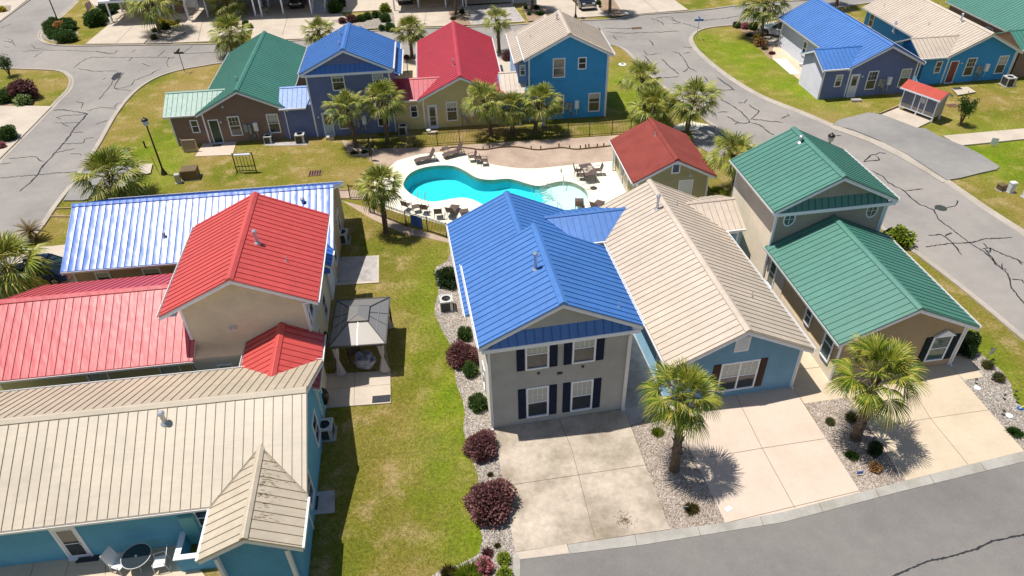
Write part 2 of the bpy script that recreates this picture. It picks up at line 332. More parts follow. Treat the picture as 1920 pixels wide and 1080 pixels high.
def strip(mb, pts, w, z0, z1, m=0, prof=None, wj=0):
    "raised strip following a line; prof = kerb profile [(offset,z)]"
    n = len(pts); prof = prof or [(-w/2, z0), (-w/2, z1), (w/2, z1), (w/2, z0)]; k = len(prof); vs = []
    for i, p in enumerate(pts):
        a = pts[max(0, i-1)]; b = pts[min(n-1, i+1)]; d = Vector((b[0]-a[0], b[1]-a[1], 0)).normalized(); s = Vector((-d.y, d.x, 0))
        q = 1+(random.uniform(-wj, wj) if wj else 0)
        for o, z in prof: vs.append((p[0]+s.x*o*q, p[1]+s.y*o*q, z))
    fs = []
    for i in range(n-1):
        for j in range(k-1): fs.append((i*k+j, (i+1)*k+j, (i+1)*k+j+1, i*k+j+1))
    mb.add(vs, fs, m)
# ================================================================== GROUND
V2 = lambda l: [Vector((p[0], p[1], 0)) for p in l]
POOL = smooth_poly(PG([(757, 350), (759, 339), (768, 327), (785, 318), (806, 313), (830, 311), (853, 313), (873, 322), (889, 332), (905, 337), (926, 338), (950, 336), (968, 339), (987, 345), (1003, 349), (1018, 349), (1035, 344), (1053, 341), (1072, 343), (1088, 350), (1098, 358), (1102, 368), (1100, 380), (1088, 391), (1060, 400), (1010, 406), (960, 404), (930, 396), (907, 385), (893, 378), (881, 373.5), (866, 371.5), (850, 373), (834, 376), (815, 379), (797, 377), (780, 370), (766, 361)]), 3)
big = [Vector((x, y, 0)) for x, y in ((-400, -60), (400, -60), (400, 600), (-400, 600))]
sheet('ground', big, -.012, 'grass', [POOL])
# roads: one asphalt sheet, islands of lawn and concrete lie on it
kA = PG([(975, 1090), (973, 1050), (1200, 1023), (1467, 980), (1697, 920), (1920, 866), (2300, 770)])
roadN = V2(PG([(-700, 1100), (-500, 300), (-300, -120), (400, -330), (1100, -300), (2300, -250), (2900, 300), (2500, 760), (1960, 700), (1920, 700), (1500, 300), (1000, 200), (500, 200), (330, 300), (160, 500), (-20, 700)]))
sheet('road', roadN, -.004, 'road', [])  if False else None
def S_(n, px, z, m, **k): return sheet(n, PG(px), z, m, **k)
# main block boundary (kerb line), clockwise from its north-west corner
kNW = [(120, 612), (30, 640)]
left_kerb = [(-120, 700), (-40, 600), (22, 500), (45, 465), (80, 423), (103, 388), (140, 340), (168, 298), (190, 262), (215, 218), (240, 185), (268, 160), (300, 143), (340, 131), (380, 124), (412, 119), (470, 117), (600, 112), (800, 107), (1000, 100), (1100, 92), (1135, 84), (1152, 85), (1172, 94), (1190, 112), (1210, 132), (1240, 160)]
mid_kerb = [(1240, 160), (1290, 200), (1323, 226), (1345, 240), (1370, 253), (1450, 297), (1540, 345), (1620, 398), (1656, 430), (1720, 476), (1800, 537), (1870, 594), (1920, 636), (2010, 700), (2080, 740)]
front_kerb = [(2080, 740), (2060, 790), (1920, 847), (1697, 902), (1467, 961), (1361, 981), (1256, 994), (1100, 1017), (968, 1036), (962, 1040), (966, 1200)]
lk = smooth_poly(PG(left_kerb), 3, False); mk = smooth_poly(PG(mid_kerb), 3, False); fk = V2(PG(front_kerb))
block = lk+mk[1:]+fk[1:]+V2(PG([(300, 1500), (-900, 1400), (-500, 900)]))
isl_b_px = [(1296, 76), (1298, 68), (1306, 60), (1320, 54), (1345, 50), (1380, 47), (1420, 42), (1480, 30), (1600, 10), (1800, -18), (2200, -60), (2600, 300), (2200, 520), (2000, 490), (1920, 437), (1850, 392), (1775, 340), (1700, 291), (1630, 262), (1561, 236), (1500, 210), (1440, 187), (1400, 166), (1360, 140), (1325, 112), (1304, 91)]
ib = smooth_poly(PG(isl_b_px), 2)
isl_c = smooth_poly(PG([(-200, 120), (-60, 127), (30, 129), (90, 131), (115, 134), (130, 143), (134, 155), (128, 170), (108, 190), (98, 201), (60, 240), (0, 300), (-60, 370), (-300, 500), (-500, 300)]), 2)
isl_d = smooth_poly(PG([(145, 2), (115, 30), (88, 50), (77, 60), (74, 70), (80, 78), (95, 83), (120, 86), (170, 86), (240, 85), (330, 84), (480, 80), (620, 72), (680, 60), (760, 55), (850, 52), (980, 46), (1010, 42), (1100, 38), (1150, 36), (1200, 28), (1290, 22), (1400, 8), (1600, -22), (1500, -120), (800, -160), (260, -130), (200, -50)]), 2)
isl_e = V2(PG([(58, -2), (30, 18), (0, 40), (-100, 120), (-600, 200), (-300, -150), (110, -40)]))
asph = V2(PG([(-900, 300), (-500, -60), (100, -230), (900, -260), (1900, -260), (2900, 60), (2500, 900), (2100, 1500), (900, 1600), (960, 1020), (1700, 850), (1200, 300), (600, 240), (330, 330), (120, 640), (-120, 900)]))
sheet('road', asph, 0, 'road', [])
def lawn(n, poly, holes=()): return sheet(n, poly, .006, 'grass', holes)
lawn('lawn', block, [POOL]); lawn('lawn', ib); lawn('lawn', isl_c); lawn('lawn', isl_d); lawn('lawn', isl_e)
# newer asphalt of the front street
sheet('road', V2(kA+PG([(2600, 1100), (2400, 1700), (900, 1700)])), .012, 'road2')
# rolled kerbs
prof = [(-.28, .004), (-.26, .022), (-.05, .035), (.04, .10), (.16, .115), (.2, .108), (.21, .0)]
profm = [(-a, b) for a, b in prof][::-1]
kb = MB()
strip(kb, lk, 0, 0, 0, prof=profm)
strip(kb, ib+[ib[0]], 0, 0, 0, prof=prof if False else profm)
strip(kb, isl_c, 0, 0, 0, prof=profm); strip(kb, isl_d[:-10], 0, 0, 0, prof=profm); strip(kb, isl_e[:4], 0, 0, 0, prof=prof)
strip(kb, mk, 0, 0, 0, prof=profm)
tag(kb.build('kerb', 'kerb'), kind='structure')
# pale flush strip where the parking pad meets the road
S_('pavement', [(1561, 236), (1600, 246), (1640, 262), (1700, 291), (1740, 315), (1775, 339), (1767, 343), (1732, 321), (1690, 297), (1630, 267), (1590, 252), (1558, 241)], .045, 'kerb', th=.04)
S_('parking_pad', [(1561, 236), (1572, 227), (1600, 220), (1628, 213), (1652, 217), (1719, 242), (1734, 243), (1760, 258), (1805, 275), (1840, 293), (1873, 315), (1868, 320), (1840, 326), (1800, 336), (1775, 340), (1740, 317), (1700, 291), (1640, 262), (1600, 246)], .135, 'pad', th=.12)
S_('pavement', [(1767, 257), (2000, 236), (2000, 255), (1803, 275), (1785, 268)], .139, 'conc', th=.12)
# front gutter pan and its joints
gp = PG([(968, 1036), (1256, 994), (1361, 981), (1467, 961), (1697, 902), (1920, 847), (2060, 812)]); gq = PG([(2060, 832), (1920, 866), (1697, 920), (1467, 980), (1200, 1023), (975, 1050), (977, 1200), (962, 1200), (962, 1040)])
sheet('kerb', V2(gp+gq), .036, 'kerb2', th=.03)
S_('kerb', [(968, 1037), (1063, 1021), (1068, 1037), (975, 1049)], .040, 'conc')
jb = MB()
def joint(a, b, z, w=.022):
    a, b = G(*a), G(*b); strip(jb, [a, b], w, z-.001, z+.004)
for a, b in [((1063, 1021), (1068, 1037)), ((1190, 1004), (1194, 1024)), ((1308, 988), (1314, 1007)), ((1425, 970), (1432, 987)), ((1535, 943), (1543, 961)), ((1640, 917), (1650, 934)), ((1742, 891), (1752, 908)), ((1837, 868), (1848, 884))]: joint(a, b, .041)
# driveways
S_('driveway', [(925, 802), (1170, 767), (1258, 999), (967, 1041)], .024, 'conc_st')
S_('walkway', [(1165, 768), (1098, 470), (1160, 465), (1270, 735), (1256, 765), (1185, 780)], .017, 'conc_gr')
S_('walkway', [(1169, 765), (1184, 690), (1200, 690), (1240, 745), (1262, 744), (1250, 772), (1183, 797)], .020, 'conc_gr')
S_('driveway', [(1250, 752), (1262, 742), (1484, 723), (1615, 926), (1363, 987)], .024, 'conc_pk')
S_('walkway', [(1477, 712), (1370, 470), (1440, 460), (1560, 640), (1600, 700), (1584, 746), (1508, 757)], .020, 'conc_cr')
S_('driveway', [(1566, 712), (1781, 682), (1793, 700), (1892, 814), (1915, 838), (1924, 854), (1701, 908), (1593, 750)], .028, 'conc_cr')
S_('walkway', [(1781, 682), (1801, 655), (1812, 668), (1844, 707), (1808, 713), (1793, 700)], .024, 'conc_cr')
for a, b in [((1048, 786), (1072, 843)), ((1072, 843), (1116, 1012)), ((950, 911), (1072, 893)), ((1072, 893), (1212, 872)), ((1375, 733), (1429, 841)), ((1429, 841), (1490, 953)), ((1328, 858), (1429, 841)), ((1429, 841), (1547, 823)), ((1715, 737), (1744, 785)), ((1744, 785), (1815, 872)), ((1640, 802), (1744, 785)), ((1744, 785), (1855, 769)), ((966, 1036), (1256, 993)), ((1361, 981), (1611, 921)), ((1698, 902), (1920, 847)), ((1500, 693), (1545, 688)), ((1793, 700), (1781, 682)), ((1891, 813), (1920, 845))]: joint(a, b, .030)
# gravel beds
S_('gravel_bed', [(872, 430), (846, 470), (838, 490), (818, 500), (814, 515), (820, 535), (822, 550), (815, 572), (815, 590), (830, 622), (848, 652), (851, 690), (857, 725), (868, 752), (872, 778), (868, 803), (876, 835), (888, 870), (897, 892), (895, 930), (893, 960), (900, 990), (905, 1012), (898, 1038), (882, 1048), (858, 1060), (826, 1068), (808, 1082), (800, 1120), (968, 1120), (972, 1044), (935, 802), (915, 640)], .016, 'gravel')
S_('gravel_bed', [(1183, 797), (1256, 771), (1262, 745), (1290, 750), (1364, 987), (1257, 1000)], .016, 'gravelp')
S_('gravel_bed', [(1508, 757), (1584, 746), (1600, 752), (1701, 908), (1613, 928)], .016, 'gravelp')
S_('gravel_bed', [(1793, 700), (1810, 655), (1826, 640), (1832, 660), (1858, 678), (1880, 697), (1896, 722), (1900, 745), (1912, 760), (1960, 778), (1960, 838), (1920, 847), (1892, 814)], .016, 'gravel')
# patio slabs by the lawn
def slab(px, z, m, name='patio_slab', label=None, th=.09):
    o = sheet(name, PG(px), z, m, kind='structure', th=th); return o
slab([(596, 703), (732, 697), (733, 757), (596, 767)], .07, 'conc'); slab([(622, 484), (711, 480), (711, 531), (616, 537)], .06, 'conc_gr'); slab([(560, 927), (628, 920), (628, 962), (560, 969)], .06, 'conc_gr')
S_('pavement', [(695, 481), (711, 480), (711, 531), (616, 537), (616, 533), (707, 527.5), (707, 484)], .064, 'conc')
joint((666, 698), (664, 762), .068); joint((600, 733), (733, 722), .068)
slab([(-80, 1062), (335, 1012), (420, 1130), (-80, 1190)], .05, 'conc_cr'); joint((70, 1040), (55, 1090), .048); joint((135, 1035), (122, 1085), .048); joint((200, 1025), (198, 1080), .048)
slab([(386, 263), (445, 263), (436, 291), (366, 294)], .05, 'conc_pk')
slab([(497, 268), (575, 266), (577, 273), (497, 274)], .04, 'conc_gr')
# pads beyond
S_('parking_pad', [(120, 378), (156, 378), (215, 362), (262, 338), (250, 312), (165, 314), (140, 345)], .128, 'pad', th=.12)
S_('pavement', [(254, 311), (287, 309), (283, 327), (267, 330)], .133, 'conc')
S_('driveway', [(45, 470), (125, 461), (160, 470), (160, 560), (-120, 600), (-60, 560), (22, 503)], .125, 'conc', th=.12)
S_('driveway', [(-30, 575), (30, 570), (60, 560), (40, 640), (-100, 680)], .129, 'conc', th=.12)
S_('driveway', [(0, 200), (98, 201), (60, 240), (0, 300), (-80, 380), (-300, 420), (-200, 210)], .125, 'conc', th=.12)
S_('gravel_bed', [(-80, 262), (28, 258), (32, 266), (0, 277), (-80, 300)], .135, 'gravel')
S_('gravel_bed', [(-30, 190), (40, 193), (50, 198), (30, 201), (-30, 201)], .131, 'mulch')
S_('driveway', [(0, 0), (55, -2), (30, 18), (10, 33), (-60, 90), (-260, 60), (-80, -40)], .125, 'conc', th=.12); S_('gravel_bed', [(0, 12), (22, 12), (20, 23), (0, 26), (-30, 22)], .131, 'gravel')
S_('gravel_bed', [(97, 78), (80, 72), (80, 58), (95, 46), (125, 52), (148, 60), (140, 72), (120, 82)], .02, 'gravel')
for px in ([(161, 84), (210, 43), (300, 40), (300, 52), (270, 83)], [(318, 82), (340, 40), (400, 38), (480, 32), (494, 50), (400, 79)], [(470, 78), (480, 30), (640, 27), (655, 40), (620, 72)], [(742, 53), (735, 18), (868, 12), (850, 50)], [(876, 49), (868, 10), (958, 6), (985, 42)], [(1012, 40), (985, 4), (1115, -6), (1150, 30)], [(1168, 30), (1140, -8), (1248, -10), (1290, 20)], [(340, 40), (300, 0), (1200, -30), (1115, 0)], [(200, 43), (150, -20), (330, -20), (345, 38)]):
    S_('driveway', px, random.choice((.122, .126, .13)) if len(px) < 6 else .118, 'conc', th=.11)
S_('driveway', [(884, 20), (878, 12), (960, 10), (982, 40), (884, 48)], .134, 'conc_gr')
for a, b in [((250, 50), (218, 83)), ((800, 22), (795, 50)), ((380, 40), (372, 79)), ((540, 32), (530, 68)), ((1205, 0), (1235, 26))]: joint(a, b, .13, .04)
for px in ([(272, 84), (300, 50), (345, 55), (350, 66), (320, 83)], [(855, 51), (840, 22), (868, 18), (884, 48)], [(978, 14), (1010, 10), (1040, 26), (1012, 40), (990, 42)], [(1120, 0), (1150, 0), (1170, 30), (1150, 34), (1125, 20)], [(668, 58), (620, 40), (660, 35), (738, 25), (742, 53)]):
    S_('gravel_bed', px, .14, 'gravel' if px[0][0] in (272, 668) else 'mulch')
# bed beside the corner house across the road
S_('gravel_bed', [(1385, 45), (1405, 45), (1430, 50), (1500, 88), (1508, 100), (1475, 112), (1442, 110), (1425, 92), (1412, 80), (1398, 65), (1388, 55)], .012, 'mulch')
S_('walkway', [(1449, 90), (1465, 86), (1504, 118), (1512, 150), (1501, 152), (1448, 111)], .03, 'conc_cr')
S_('walkway', [(1449, 111), (1474, 111), (1500, 138), (1482, 140)], .034, 'deck')
S_('driveway', [(1425, 44), (1480, 36), (1470, 85), (1445, 88), (1430, 60)], .022, 'conc')
slab([(1652, 217), (1682, 205), (1748, 228), (1719, 242)], .14, 'conc', th=.12); slab([(1784, 168), (1813, 165), (1829, 175), (1795, 181)], .16, 'conc')
S_('walkway', [(1262, 238), (1292, 227), (1330, 235), (1300, 246), (1262, 246)], .05, 'deck')
S_('parking_pad', [(1297, 246), (1330, 235), (1390, 262), (1350, 300), (1300, 270)], .05, 'pad')
S_('driveway', [(735, 112), (800, 108), (800, 152), (735, 152)], .024, 'conc_cr'); S_('driveway', [(900, 108), (945, 104), (1000, 104), (990, 152), (905, 150)], .024, 'conc')
# pool surroundings
dk_top = [(743, 303), (765, 296), (790, 290), (833, 286), (862, 288), (880, 294), (895, 301), (923, 309), (960, 315), (997, 317), (1033, 314), (1083, 309), (1150, 303)]
S_('gravel_bed', [(640, 262), (700, 278), (797, 277), (903, 270), (985, 264), (1065, 260), (1152, 254), (1200, 250), (1200, 306), (1083, 313), (1033, 318), (997, 321), (960, 319), (923, 313), (895, 305), (862, 292), (833, 290), (790, 294), (765, 300), (743, 307), (712, 316), (690, 296), (655, 290)], .012, 'dirt')
sheet('pool_deck', smooth_poly(PG(dk_top), 3, False)+V2(PG([(1200, 300), (1260, 420), (1200, 450), (900, 450), (837, 424), (800, 413), (775, 408), (750, 401), (723, 392), (712, 384), (700, 366), (702, 340), (722, 322)])), .05, 'deck', [POOL], th=.06)
S_('path', [(596, 356), (660, 356), (700, 362), (712, 384), (690, 374), (596, 374)], .018, 'dirt')
S_('gravel_bed', [(640, 376), (700, 392), (723, 408), (762, 425), (802, 436), (840, 448), (844, 456), (800, 446), (760, 440), (700, 412)], .010, 'dirt')
eb = MB()
strip(eb, smooth_poly(PG([(825, 283), (850, 277), (880, 279), (905, 282), (942, 277), (972, 277), (1005, 282), (1030, 280), (1055, 278), (1080, 281), (1113, 278), (1150, 274)]), 4, False), .06, 0, .12)
for q in ((832, 282), (860, 276), (906, 281), (918, 279), (955, 276), (996, 280), (1014, 280), (1048, 275), (1068, 279), (1088, 279), (1098, 277), (1104, 276), (1120, 276), (1132, 275)):
    p = G(*q); eb.box(p.x-.05, p.x+.05, p.y-.02, p.y+.08, 0, .3)
tag(eb.build('bed_edging', 'util_brown'), 'low brown plastic edging wandering through the bare dirt behind the pool', 'edging')
def timber(px, name='timber_border', label='', z=.1):
    b = MB()
    for a, c in px: strip(b, [G(*a), G(*c)], .1, 0, z)
    tag(b.build(name, 'wood'), label, 'border')
timber([((105, 392), (140, 391)), ((94, 407), (140, 407)), ((105, 392), (94, 407))], label='timber frame round a bare bed between the kerb and the blue roof')
timber([((606, 358), (657, 357))], label='timber edge on the far side of the brown path to the pool gate')
timber([((604, 374), (657, 373))], label='timber edge on the near side of the brown path to the pool gate')
timber([((1684, 201), (1648, 216))], label='stepped timber edge beside the mailbox shelter slab', z=.22)
# pool basin and water
def offs(poly, d):
    out = []; n = len(poly)
    for i in range(n):
        t = (poly[(i+1) % n]-poly[i-1]).normalized(); out.append(poly[i]+Vector((-t.y, t.x, 0))*d)
    return out
A2 = sum(a.x*b.y-b.x*a.y for a, b in zip(POOL, POOL[1:]+POOL[:1]))
sg = 1 if A2 > 0 else -1
inner = offs(POOL, sg*.28)
cp = MB(); n = len(POOL)
cp.add([(p.x, p.y, .055) for p in POOL]+[(p.x, p.y, -.30) for p in POOL], [(i, (i+1) % n, n+(i+1) % n, n+i) for i in range(n)])
tag(cp.build('coping', 'coping'), kind='structure')
xs = G(1018, 349).x+.2
def zf(p):
    if p.x > xs: return -.32
    k = min(1, (xs-p.x)/6.5); return -.5-.75*k
bs = MB()
cent = G(930, 360)
rows = []
for i, p in enumerate(POOL):
    bs.v.append((p.x, p.y, -.30)); bs.v.append((p.x, p.y, zf(p)))
for i in range(n): j = (i+1) % n; bs.f.append((2*i, 2*j, 2*j+1, 2*i+1)); bs.m.append(2 if POOL[i].x < xs-1 else 1)
# floor as a fine grid clipped to the outline
from mathutils.geometry import intersect_point_quad_2d
def inside(x, y, poly):
    c = False; j = len(poly)-1
    for i in range(len(poly)):
        a, b = poly[i], poly[j]
        if (a.y > y) != (b.y > y) and x < (b.x-a.x)*(y-a.y)/(b.y-a.y)+a.x: c = not c
        j = i
    return c
fl = tessellate_polygon([POOL])
def addtri(a, b, c, d=0):
    L = max((a-b).length, (b-c).length, (c-a).length)
    if L > .7 and d < 7:
        if L == (a-b).length: m_ = (a+b)/2; addtri(a, m_, c, d+1); addtri(m_, b, c, d+1)
        elif L == (b-c).length: m_ = (b+c)/2; addtri(a, b, m_, d+1); addtri(a, m_, c, d+1)
        else: m_ = (a+c)/2; addtri(a, b, m_, d+1); addtri(m_, b, c, d+1)
        return
    o = len(bs.v); q = (a+b+c)/3
    bs.v += [(p.x, p.y, zf(p)) for p in (a, b, c)]; bs.f.append((o, o+1, o+2))
    bs.m.append(1 if q.x > xs-.2 else 0)
for t in fl: addtri(*(POOL[i] for i in t))
pool = empty('swimming_pool', (0, 0, 0), 0, 'curvy turquoise swimming pool set in a cream deck behind the blue roofed townhouse', 'pool')
bs.build('basin', ['plaster', 'plaster_white', 'plaster_deep'], pool, fixn=False)
# bench ledge round the far side, seen darker through the water
sheet('water', POOL, -.07, 'water', kind='structure')
rl = MB()
for q in ((783, 376), (796, 379)):
    p = G(*q, .05); rl.path([p+Vector((0, .45, -.05)), p+Vector((0, .5, .55)), p+Vector((.02, .3, .72)), p+Vector((.05, .05, .7)), p+Vector((.05, -.12, .45)), p+Vector((.05, -.15, 0))], .022)
rl.build('ladder_rail', 'steel', pool)
rl = MB()
for q, h in (((999, 370), .9), ((1007, 375), .9), ((1016, 377), 1.3)):
    p = G(*q, -.1); rl.bar(p, p+Vector((-.1, 0, h)), .025)
p = G(1003, 372, 0); e = G(1033, 368, 0)
rl.path([p+Vector((0, 0, -.3)), p+Vector((0, 0, .2)), p+Vector((1.0, .5, 1.0)), e+Vector((-.3, 0, 1.0)), e+Vector((0, 0, .9)), e+Vector((.0, 0, -.3))], .025); rl.bar(e+Vector((-.9, 0, -.2)), e+Vector((.4, 0, -.2)), .02)
rl.build('hand_rail', 'steel', pool)
for q in (((1056, 350), (1057, 341), .55), ((1045, 397), (1052, 404), .8)):
    b = MB(); a = G(*q[0], 0); c = G(*q[1], 0); b.path([a, a+Vector((0, 0, q[2])), c+Vector((0, 0, q[2])), c], .03); b.build('hand_rail', 'steel', pool)
b = MB(); p = G(1088, 353, .05); e = G(1108, 352, .05); b.path([p, p+Vector((.2, 0, .35)), e+Vector((-.1, 0, .35)), e], .025); b.bar(G(1098, 356, .06), G(1120, 353, .06), .025); b.build('hand_rail', 'steel', pool)
# tar-sealed cracks
cr = MB()
def crack(pts, k=3, ox=0, oy=0, w=.07, z=.014):
    P = [(ox+a/k, oy+b/k) for a, b in pts]; out = []
    for a, b in zip(P, P[1:]):
        m_ = max(1, int(math.hypot(b[0]-a[0], b[1]-a[1])/4))
        for i in range(m_):
            t = i/m_; out.append((a[0]+(b[0]-a[0])*t+random.uniform(-1.1, 1.1), a[1]+(b[1]-a[1])*t+random.uniform(-.8, .8)))
    out.append(P[-1]); g = [G(*p) for p in out]; N = len(g)
    vs = []
    for i, p in enumerate(g):
        a_, b_ = g[max(0, i-1)], g[min(N-1, i+1)]; d = (b_-a_).normalized(); s = Vector((-d.y, d.x, 0)); q = w*random.uniform(.45, 1.05)
        if i in (0, N-1): q *= .3
        vs += [(p.x+s.x*q, p.y+s.y*q, z), (p.x-s.x*q, p.y-s.y*q, z)]
    cr.add(vs, [(2*i, 2*i+1, 2*i+3, 2*i+2) for i in range(N-1)])
for c in ([(110, 1080), (200, 1000), (245, 930), (315, 855), (370, 790), (430, 710), (490, 640), (430, 630), (370, 618), (300, 622)], [(0, 1003), (100, 992), (200, 985), (300, 975), (440, 968)], [(50, 893), (200, 880), (230, 908), (250, 908)], [(490, 640), (400, 648), (345, 655), (315, 662), (345, 672)], [(555, 560), (610, 500), (640, 450), (665, 400)], [(415, 385), (450, 350), (510, 322), (700, 323), (900, 322), (960, 325)], [(640, 500), (700, 490), (740, 480), (760, 450), (830, 425), (910, 385)], [(430, 385), (520, 400), (660, 400)], [(640, 455), (680, 430), (640, 490), (660, 505), (740, 510)], [(990, 320), (950, 328), (935, 355), (950, 380)], [(120, 290), (250, 280), (400, 285), (545, 290), (600, 302), (640, 300), (665, 282)], [(540, 290), (600, 298), (640, 302)], [(735, 297), (765, 278)], [(885, 320), (930, 280)], [(1030, 302), (1085, 255)], [(1030, 302), (1150, 298), (1280, 290)], [(490, 625), (560, 605), (640, 605), (665, 580), (700, 575)], [(345, 810), (470, 805), (475, 780), (530, 775)], [(400, 745), (470, 745)], [(310, 860), (420, 835)], [(610, 612), (700, 620)], [(20, 230), (70, 240), (90, 260)], [(175, 255), (200, 275), (250, 270)], [(30, 215), (75, 225), (60, 240)], [(800, 355), (845, 375)], [(780, 400), (790, 415)], [(190, 320), (240, 290)], [(720, 345), (750, 322)], [(575, 450), (600, 435)], [(300, 693), (345, 690), (385, 715)], [(345, 692), (450, 690)], [(390, 865), (450, 865), (460, 880)], [(0, 925), (60, 915)], [(430, 570), (470, 580), (455, 610)], [(60, 265), (20, 262)], [(0, 160), (60, 135)], [(240, 120), (330, 100)], [(540, 700), (605, 677)], [(700, 405), (660, 460)]): crack(c, w=.085 if len(c) > 8 else .05)
for c in ([(0, 320), (35, 380), (80, 405)], [(0, 300), (45, 295)], [(35, 380), (10, 400), (0, 405)], [(190, 430), (240, 470), (290, 505), (200, 507)], [(215, 560), (290, 600), (340, 640), (380, 690), (320, 695), (250, 655)], [(290, 700), (320, 690)], [(380, 690), (430, 700), (480, 740), (515, 760)], [(385, 670), (410, 650), (430, 625), (385, 600), (370, 585)], [(380, 670), (480, 680), (565, 690)], [(555, 665), (600, 650), (585, 640)], [(310, 580), (345, 578), (365, 557)], [(1020, 910), (1060, 875), (1110, 860), (1145, 862)], [(1020, 910), (1110, 898), (1085, 875)], [(830, 765), (895, 765)], [(190, 632), (255, 630)], [(120, 430), (140, 460)], [(0, 265), (80, 270), (130, 300)], [(0, 130), (60, 150), (130, 165)], [(110, 115), (260, 100), (400, 78)]): crack(c, 3, 1280, 0, .07)
for c in ([(1065, 960-340-0), (1150, 0)], ): pass
for c in ([(1065, -60), (1130, -25), (1160, 10), (1250, 55), (1270, 80), (1330, 130), (1410, 160), (1440, 215), (1500, 260), (1620, 350), (1700, 400), (1770, 470), (1830, 520), (1850, 600), (1890, 650), (1930, 700)], [(1255, 55), (1350, 43)], [(1410, 160), (1440, 155)], [(1480, 150), (1530, 140), (1550, 115), (1540, 105)], [(1365, 370), (1500, 350), (1620, 345), (1700, 325), (1855, 315)], [(1375, 303), (1450, 300), (1475, 310), (1520, 350), (1570, 415)], [(1475, 310), (1510, 290), (1500, 285)], [(1690, 345), (1710, 370), (1800, 410), (1880, 440), (1910, 470)], [(1685, 380), (1730, 375), (1725, 400), (1700, 380), (1740, 430), (1765, 475)], [(1850, 550), (1910, 555), (1920, 575)], [(1795, 460), (1800, 490), (1825, 500)], [(1880, 440), (1920, 460)]): crack(c, 3, 1280, 340, .06)
for c in ([(1490, 180), (1600, 187), (1700, 185), (1900, 175)], [(1700, 285), (1720, 310), (1780, 300)], [(1700, 310), (1730, 340), (1760, 380), (1790, 400)], [(1800, 330), (1850, 380), (1900, 420)], [(1860, 290), (1900, 300), (1920, 320)], [(1730, 220), (1760, 260)], [(1740, 100), (1810, 130), (1815, 145)], [(1760, 100), (1860, 95), (1875, 115)], [(1850, 110), (1910, 130), (1860, 133)], [(1445, 150), (1465, 175)], [(1480, 160), (1640, 160)], [(1810, 440), (1900, 430)], [(1530, 200), (1550, 225)], [(1675, 395), (1720, 440), (1760, 440)]): crack(c, 3, 640, 0, .07)
crack([(1660, 1092), (1676, 1080), (1740, 1052), (1770, 1047), (1830, 1030), (1860, 1015), (1925, 1002)], 1, w=.05, z=.02)
tag(cr.build('road_cracks', 'sealant', fixn=False), kind='structure')
pt = MB(); P = PG([(220, 136), (229, 136), (224, 145), (214, 151), (208, 148), (213, 140)], .013); pt.add([tuple(p) for p in P], [tuple(range(6))]); tag(pt.build('road_patch', 'sealant'), kind='structure')
tag(jb.build('pavement_joints', 'joint'), kind='structure')
def disc(q, r, z, m, name, label, cat, grid=True):
    p = G(*q, z); b = MB(); b.lathe([(r, -.02), (r, .012), (r*.86, .014)], (0, 0, 0), 24)
    if grid:
        for i in range(-3, 4):
            w = math.sqrt(max(0, .8-(i/4)**2))*r; b.box(-w, w, i*r/4-.02, i*r/4+.02, .014, .022)
    tag(b.build(name, m, loc=p), label, cat)
disc((1764, 390), .42, 0, 'signgreen', 'manhole_cover', 'round patterned manhole cover in the road right of the green tower', 'manhole')
def grate(q, w, d, rz, label, m='rust'):
    b = MB(); b.box(-w/2, w/2, -d/2, -d/2+.05, 0, .05); b.box(-w/2, w/2, d/2-.05, d/2, 0, .05)
    k = 6
    for i in range(k): x = -w/2+.05+(w-.1)*i/(k-1); b.box(x-.035, x+.035, -d/2+.05, d/2-.05, 0, .045)
    b.box(-w/2, w/2, -d/2, d/2, -.01, .012, 1)
    o = b.build('drain_grate', ['brick', 'black'], loc=G(*q, .01)); o.rotation_euler.z = rz; tag(o, label, 'drain grate')
grate((591, 325), 1.1, .9, .1, 'rusty drain grate in the worn grass left of the pool palm'); grate((1786, 198), .95, .6, .05, 'rusty drain grate in the lawn behind the mailbox shelter'); grate((1194, 53), 1.2, .5, .1, 'dark drain grate in the asphalt of the far street')

# turf of the middle lawn as real blades
LW = V2(PG([(640, 380), (700, 412), (770, 445), (838, 458), (842, 488), (818, 502), (820, 545), (815, 590), (848, 655), (868, 752), (868, 803), (888, 870), (897, 892), (893, 960), (903, 990), (903, 1020), (880, 1047), (826, 1068), (806, 1082), (560, 1082), (590, 970), (560, 925), (590, 780), (734, 760), (734, 560), (712, 532), (716, 478), (650, 478), (640, 440)]))
bl = MB(); rnd = random.Random(4); x0, x1, y0, y1 = min(p.x for p in LW), max(p.x for p in LW), min(p.y for p in LW), max(p.y for p in LW); k = 0
while k < 42000:
    x, y = rnd.uniform(x0, x1), rnd.uniform(y0, y1); k += 1
    q = noise.noise(Vector((x*.9, y*.9, 3)))+.5*noise.noise(Vector((x*2.7, y*2.7, 9)))
    if q < rnd.uniform(-.6, .5) or not inside(x, y, LW): continue
    for j in range(2):
        a = rnd.uniform(0, 6.28); h_ = rnd.uniform(.03, .085); dx, dy = math.cos(a), math.sin(a); px_, py_ = x+rnd.gauss(0, .03), y+rnd.gauss(0, .03)
        bl.add([(px_-dy*.011, py_+dx*.011, .005), (px_+dy*.011, py_-dx*.011, .005), (px_+dx*h_*.8, py_+dy*h_*.8, h_)], [(0, 1, 2)])
tag(bl.build('turf', 'blades', fixn=False), 'short mixed green and dry turf of the lawn strip between the teal and taupe houses', 'grass', None, 'stuff')
